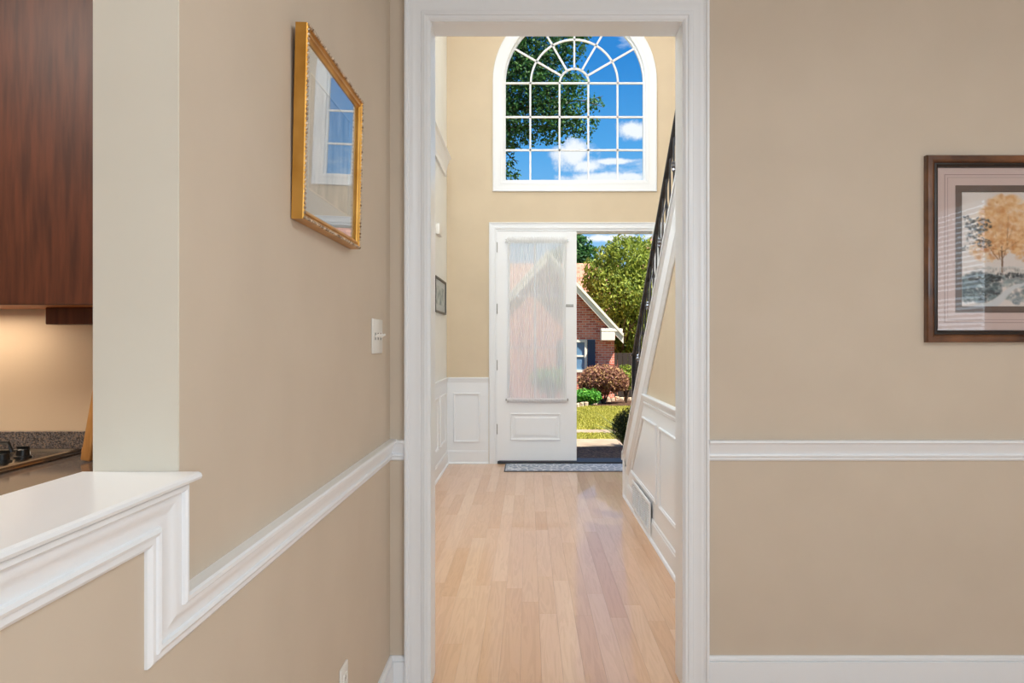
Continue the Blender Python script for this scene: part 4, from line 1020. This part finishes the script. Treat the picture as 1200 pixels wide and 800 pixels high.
for z_a, z_b in ((wz0+.09, (wz0+wz1)/2-.03), ((wz0+wz1)/2+.03, wz1-.09)):
    b = BM(); box(b, (wn0+.09, YH+.02, z_a), (wn1-.09, YH+.04, z_b)); o = obj('window_pane', b, m_, wf); o.location = Vector(o.location)-hs.location-wf.location
b = BM(); box(b, (wn0+.09, YH-.01, (wz0+wz1)/2-.03), (wn1-.09, YH+.03, (wz0+wz1)/2+.03)); o = obj('sash_rail', b, M['exttrim'], wf); o.location = Vector(o.location)-hs.location-wf.location
for x_ in (XH_(688.6), XH_(664)-.29):
    b = BM(); box(b, (x_, YH-.05, wz0), (x_+.27, YH-.001, wz1)); sh = under(obj('shutter', b, M['shutter'], hs), hs)
    b = BM()
    for k in range(14):
        z_ = wz0+.06+k*(wz1-wz0-.12)/13; box(b, (x_+.03, YH-.062, z_-.02), (x_+.24, YH-.05, z_+.015))
    o = obj('shutter_slats', b, M['shutter'], sh); o.location = Vector(o.location)-hs.location-sh.location
# main block with low ridge and a taller hipped block at the right
b = BM(); prism(b, [(35, 1.8), (35, gz_(35)-.2), (44, gz_(44)-.2), (44, 1.8)], lambda u, v, o: Vector((o, u, v)), -9, 15); under(obj('main_wall', b, M['brick'], hs), hs)
b = BM(); prism(b, [(34.6, 1.75), (39.5, 5.25), (44.4, 1.75)], lambda u, v, o: Vector((o, u, v)), -9.4, 4.6); under(obj('main_roof', b, M['shingle'], hs), hs)
b = BM()
A_ = [b.verts.new(v) for v in ((2.6, 34.5, 1.76), (16.0, 34.5, 1.76), (16.0, 45, 1.76), (2.6, 45, 1.76), (7.0, 39.5, 7.55), (11, 39.5, 7.55))]
for f_ in ((0, 1, 5, 4), (1, 2, 5), (2, 3, 4, 5), (3, 0, 4), (0, 3, 2, 1)): b.faces.new([A_[i] for i in f_])
under(obj('hip_roof', b, M['shingle'], hs), hs)
# dark wooden fence right of the house
fc = empty('dark_fence', (5.6, 30, gz_(30))); tag(fc, 'dark fence beside the brick house under the tree', 'fence')
for k in range(24):
    x_ = ex+.12+k*.2
    b = BM(); box(b, (x_, 30, gz_(30)-.1), (x_+.185, 30.03, .85+.0)); under(obj('fence_board', b, mat('fence_wood', (48, 42, 36), .9) if k == 0 else bpy.data.materials['fence_wood'], fc), fc)
b = BM(); box(b, (ex+.1, 29.96, .2), (ex+4.9, 29.995, .29)); under(obj('fence_rail', b, bpy.data.materials['fence_wood'], fc), fc)

# shrubs and plants
def shrub(name, px, py, rpx, rpy, Y, n, size, m, label, cat='shrub', lumps=10, shell=.6):
    c_ = P(px, py, Y); rx = rpx*Y/F; rz = rpy*Y/F
    g_ = gz_(Y)-.02
    t_ = empty(name, (c_.x, Y, g_)); tag(t_, label, cat)
    cs = [(c_.x, Y, c_.z, rx*.8, rx*.8, rz*.8)]
    for k in range(lumps):
        a = k*2.4; e__ = random.uniform(-.3, .8)
        cs.append((c_.x+rx*.5*math.cos(a), Y+rx*.5*math.sin(a), c_.z+rz*.5*e__, rx*.48, rx*.48, rz*.48))
    under(foliage('foliage', cs, n, size, m, t_, shell), t_)
    b = BM()
    for k in range(7): tube(b, [(c_.x, Y, g_-.02), (c_.x+rx*.5*math.cos(k), Y+rx*.4*math.sin(k), c_.z+rz*.2)], [.03, .012], 5)
    under(obj('stems', b, M['bark'], t_), t_)
    return t_
shrub('burgundy_shrub', 707, 445, 31, 22, 25.6, 9000, .10, M['leaf_red'], 'large rounded burgundy and green shrub before the brick house', lumps=12, shell=.7)
shrub('golden_shrub', 734, 443, 12, 17, 26.2, 2600, .10, M['leaf_bright'], 'yellow-green shrub merging with the right of the burgundy shrub', shell=.7)
shrub('low_green_shrub', 686, 465, 18, 9, 24.3, 3600, .10, M['leaf_mid'], 'low bright green shrub at the foot of the burgundy one', shell=.5)
shrub('far_green_shrub', 646, 446, 26, 20, 26.0, 3000, .12, M['leaf_mid'], 'green shrub under the house window, behind the sheer curtain', shell=.6)
shrub('boxwood_bush', 743, 498, 27, 27, 10.5, 6500, .030, M['leaf_dark'], 'dark round bush at the right edge of the porch', shell=.75)
# spiky plant behind the bush
q = P(734, 500, 11.1); sp_ = empty('spiky_grass_plant', (q.x, 11.1, gz_(11.1))); tag(sp_, 'spiky ornamental grass arching above the dark round bush', 'plant')
b = BM()
for k in range(90):
    a = random.uniform(0, 2*math.pi); L = random.uniform(.35, .62); ln_ = random.uniform(.2, .7)
    p0 = Vector((q.x, 11.1, gz_(11.1)-.02)); d0 = Vector((math.cos(a)*ln_, math.sin(a)*ln_, 1)).normalized()
    pts = [p0+d0*L*t_*1.25+Vector((math.cos(a), math.sin(a), -.9))*(.22*t_*t_) for t_ in (0, .3, .6, .85, 1)]
    s_ = Vector((-math.sin(a), math.cos(a), 0)); ws = (.011, .013, .011, .008, .002)
    prev = None
    for pt, w_ in zip(pts, ws):
        cur = (b.verts.new(pt+s_*w_), b.verts.new(pt-s_*w_))
        if prev: b.faces.new((prev[0], prev[1], cur[1], cur[0]))
        prev = cur
o = under(obj('blades', b, mat('dark_blade', (84, 92, 40), .6), sp_), sp_); o['kind'] = 'stuff'
# limestone edging of the planting bed: each block a part
eg = empty('stone_edging', (1.9, 24, gz_(24))); tag(eg, 'row of pale stone blocks edging the planting bed', 'edging')
pts = []
for k in range(22):
    px = 640+k*5.2
    py = 477-max(0, (px-668))*.19
    pts.append((px, py))
for px, py in pts:
    # find the ground depth for this pixel
    best = min((abs(EYE+(VY-py)/F*Y-gz_(Y)-.06), Y) for Y in np.arange(18, 28.5, .05))[1]
    w_ = 4.9*best/F/2; c_ = P(px, py, best)
    b = BM(); box(b, (-w_, -.1, -.1), (w_*.96, .1, .12*random.uniform(.8, 1.2)), .02, 1)
    for v in b.verts: v.co += Vector((random.uniform(-.012, .012),)*3)
    o = obj('edging_block', b, M['stone'], eg); o.rotation_euler = (0, 0, random.uniform(-.12, .12)); o.location = Vector((c_.x, best, gz_(best)))-eg.location
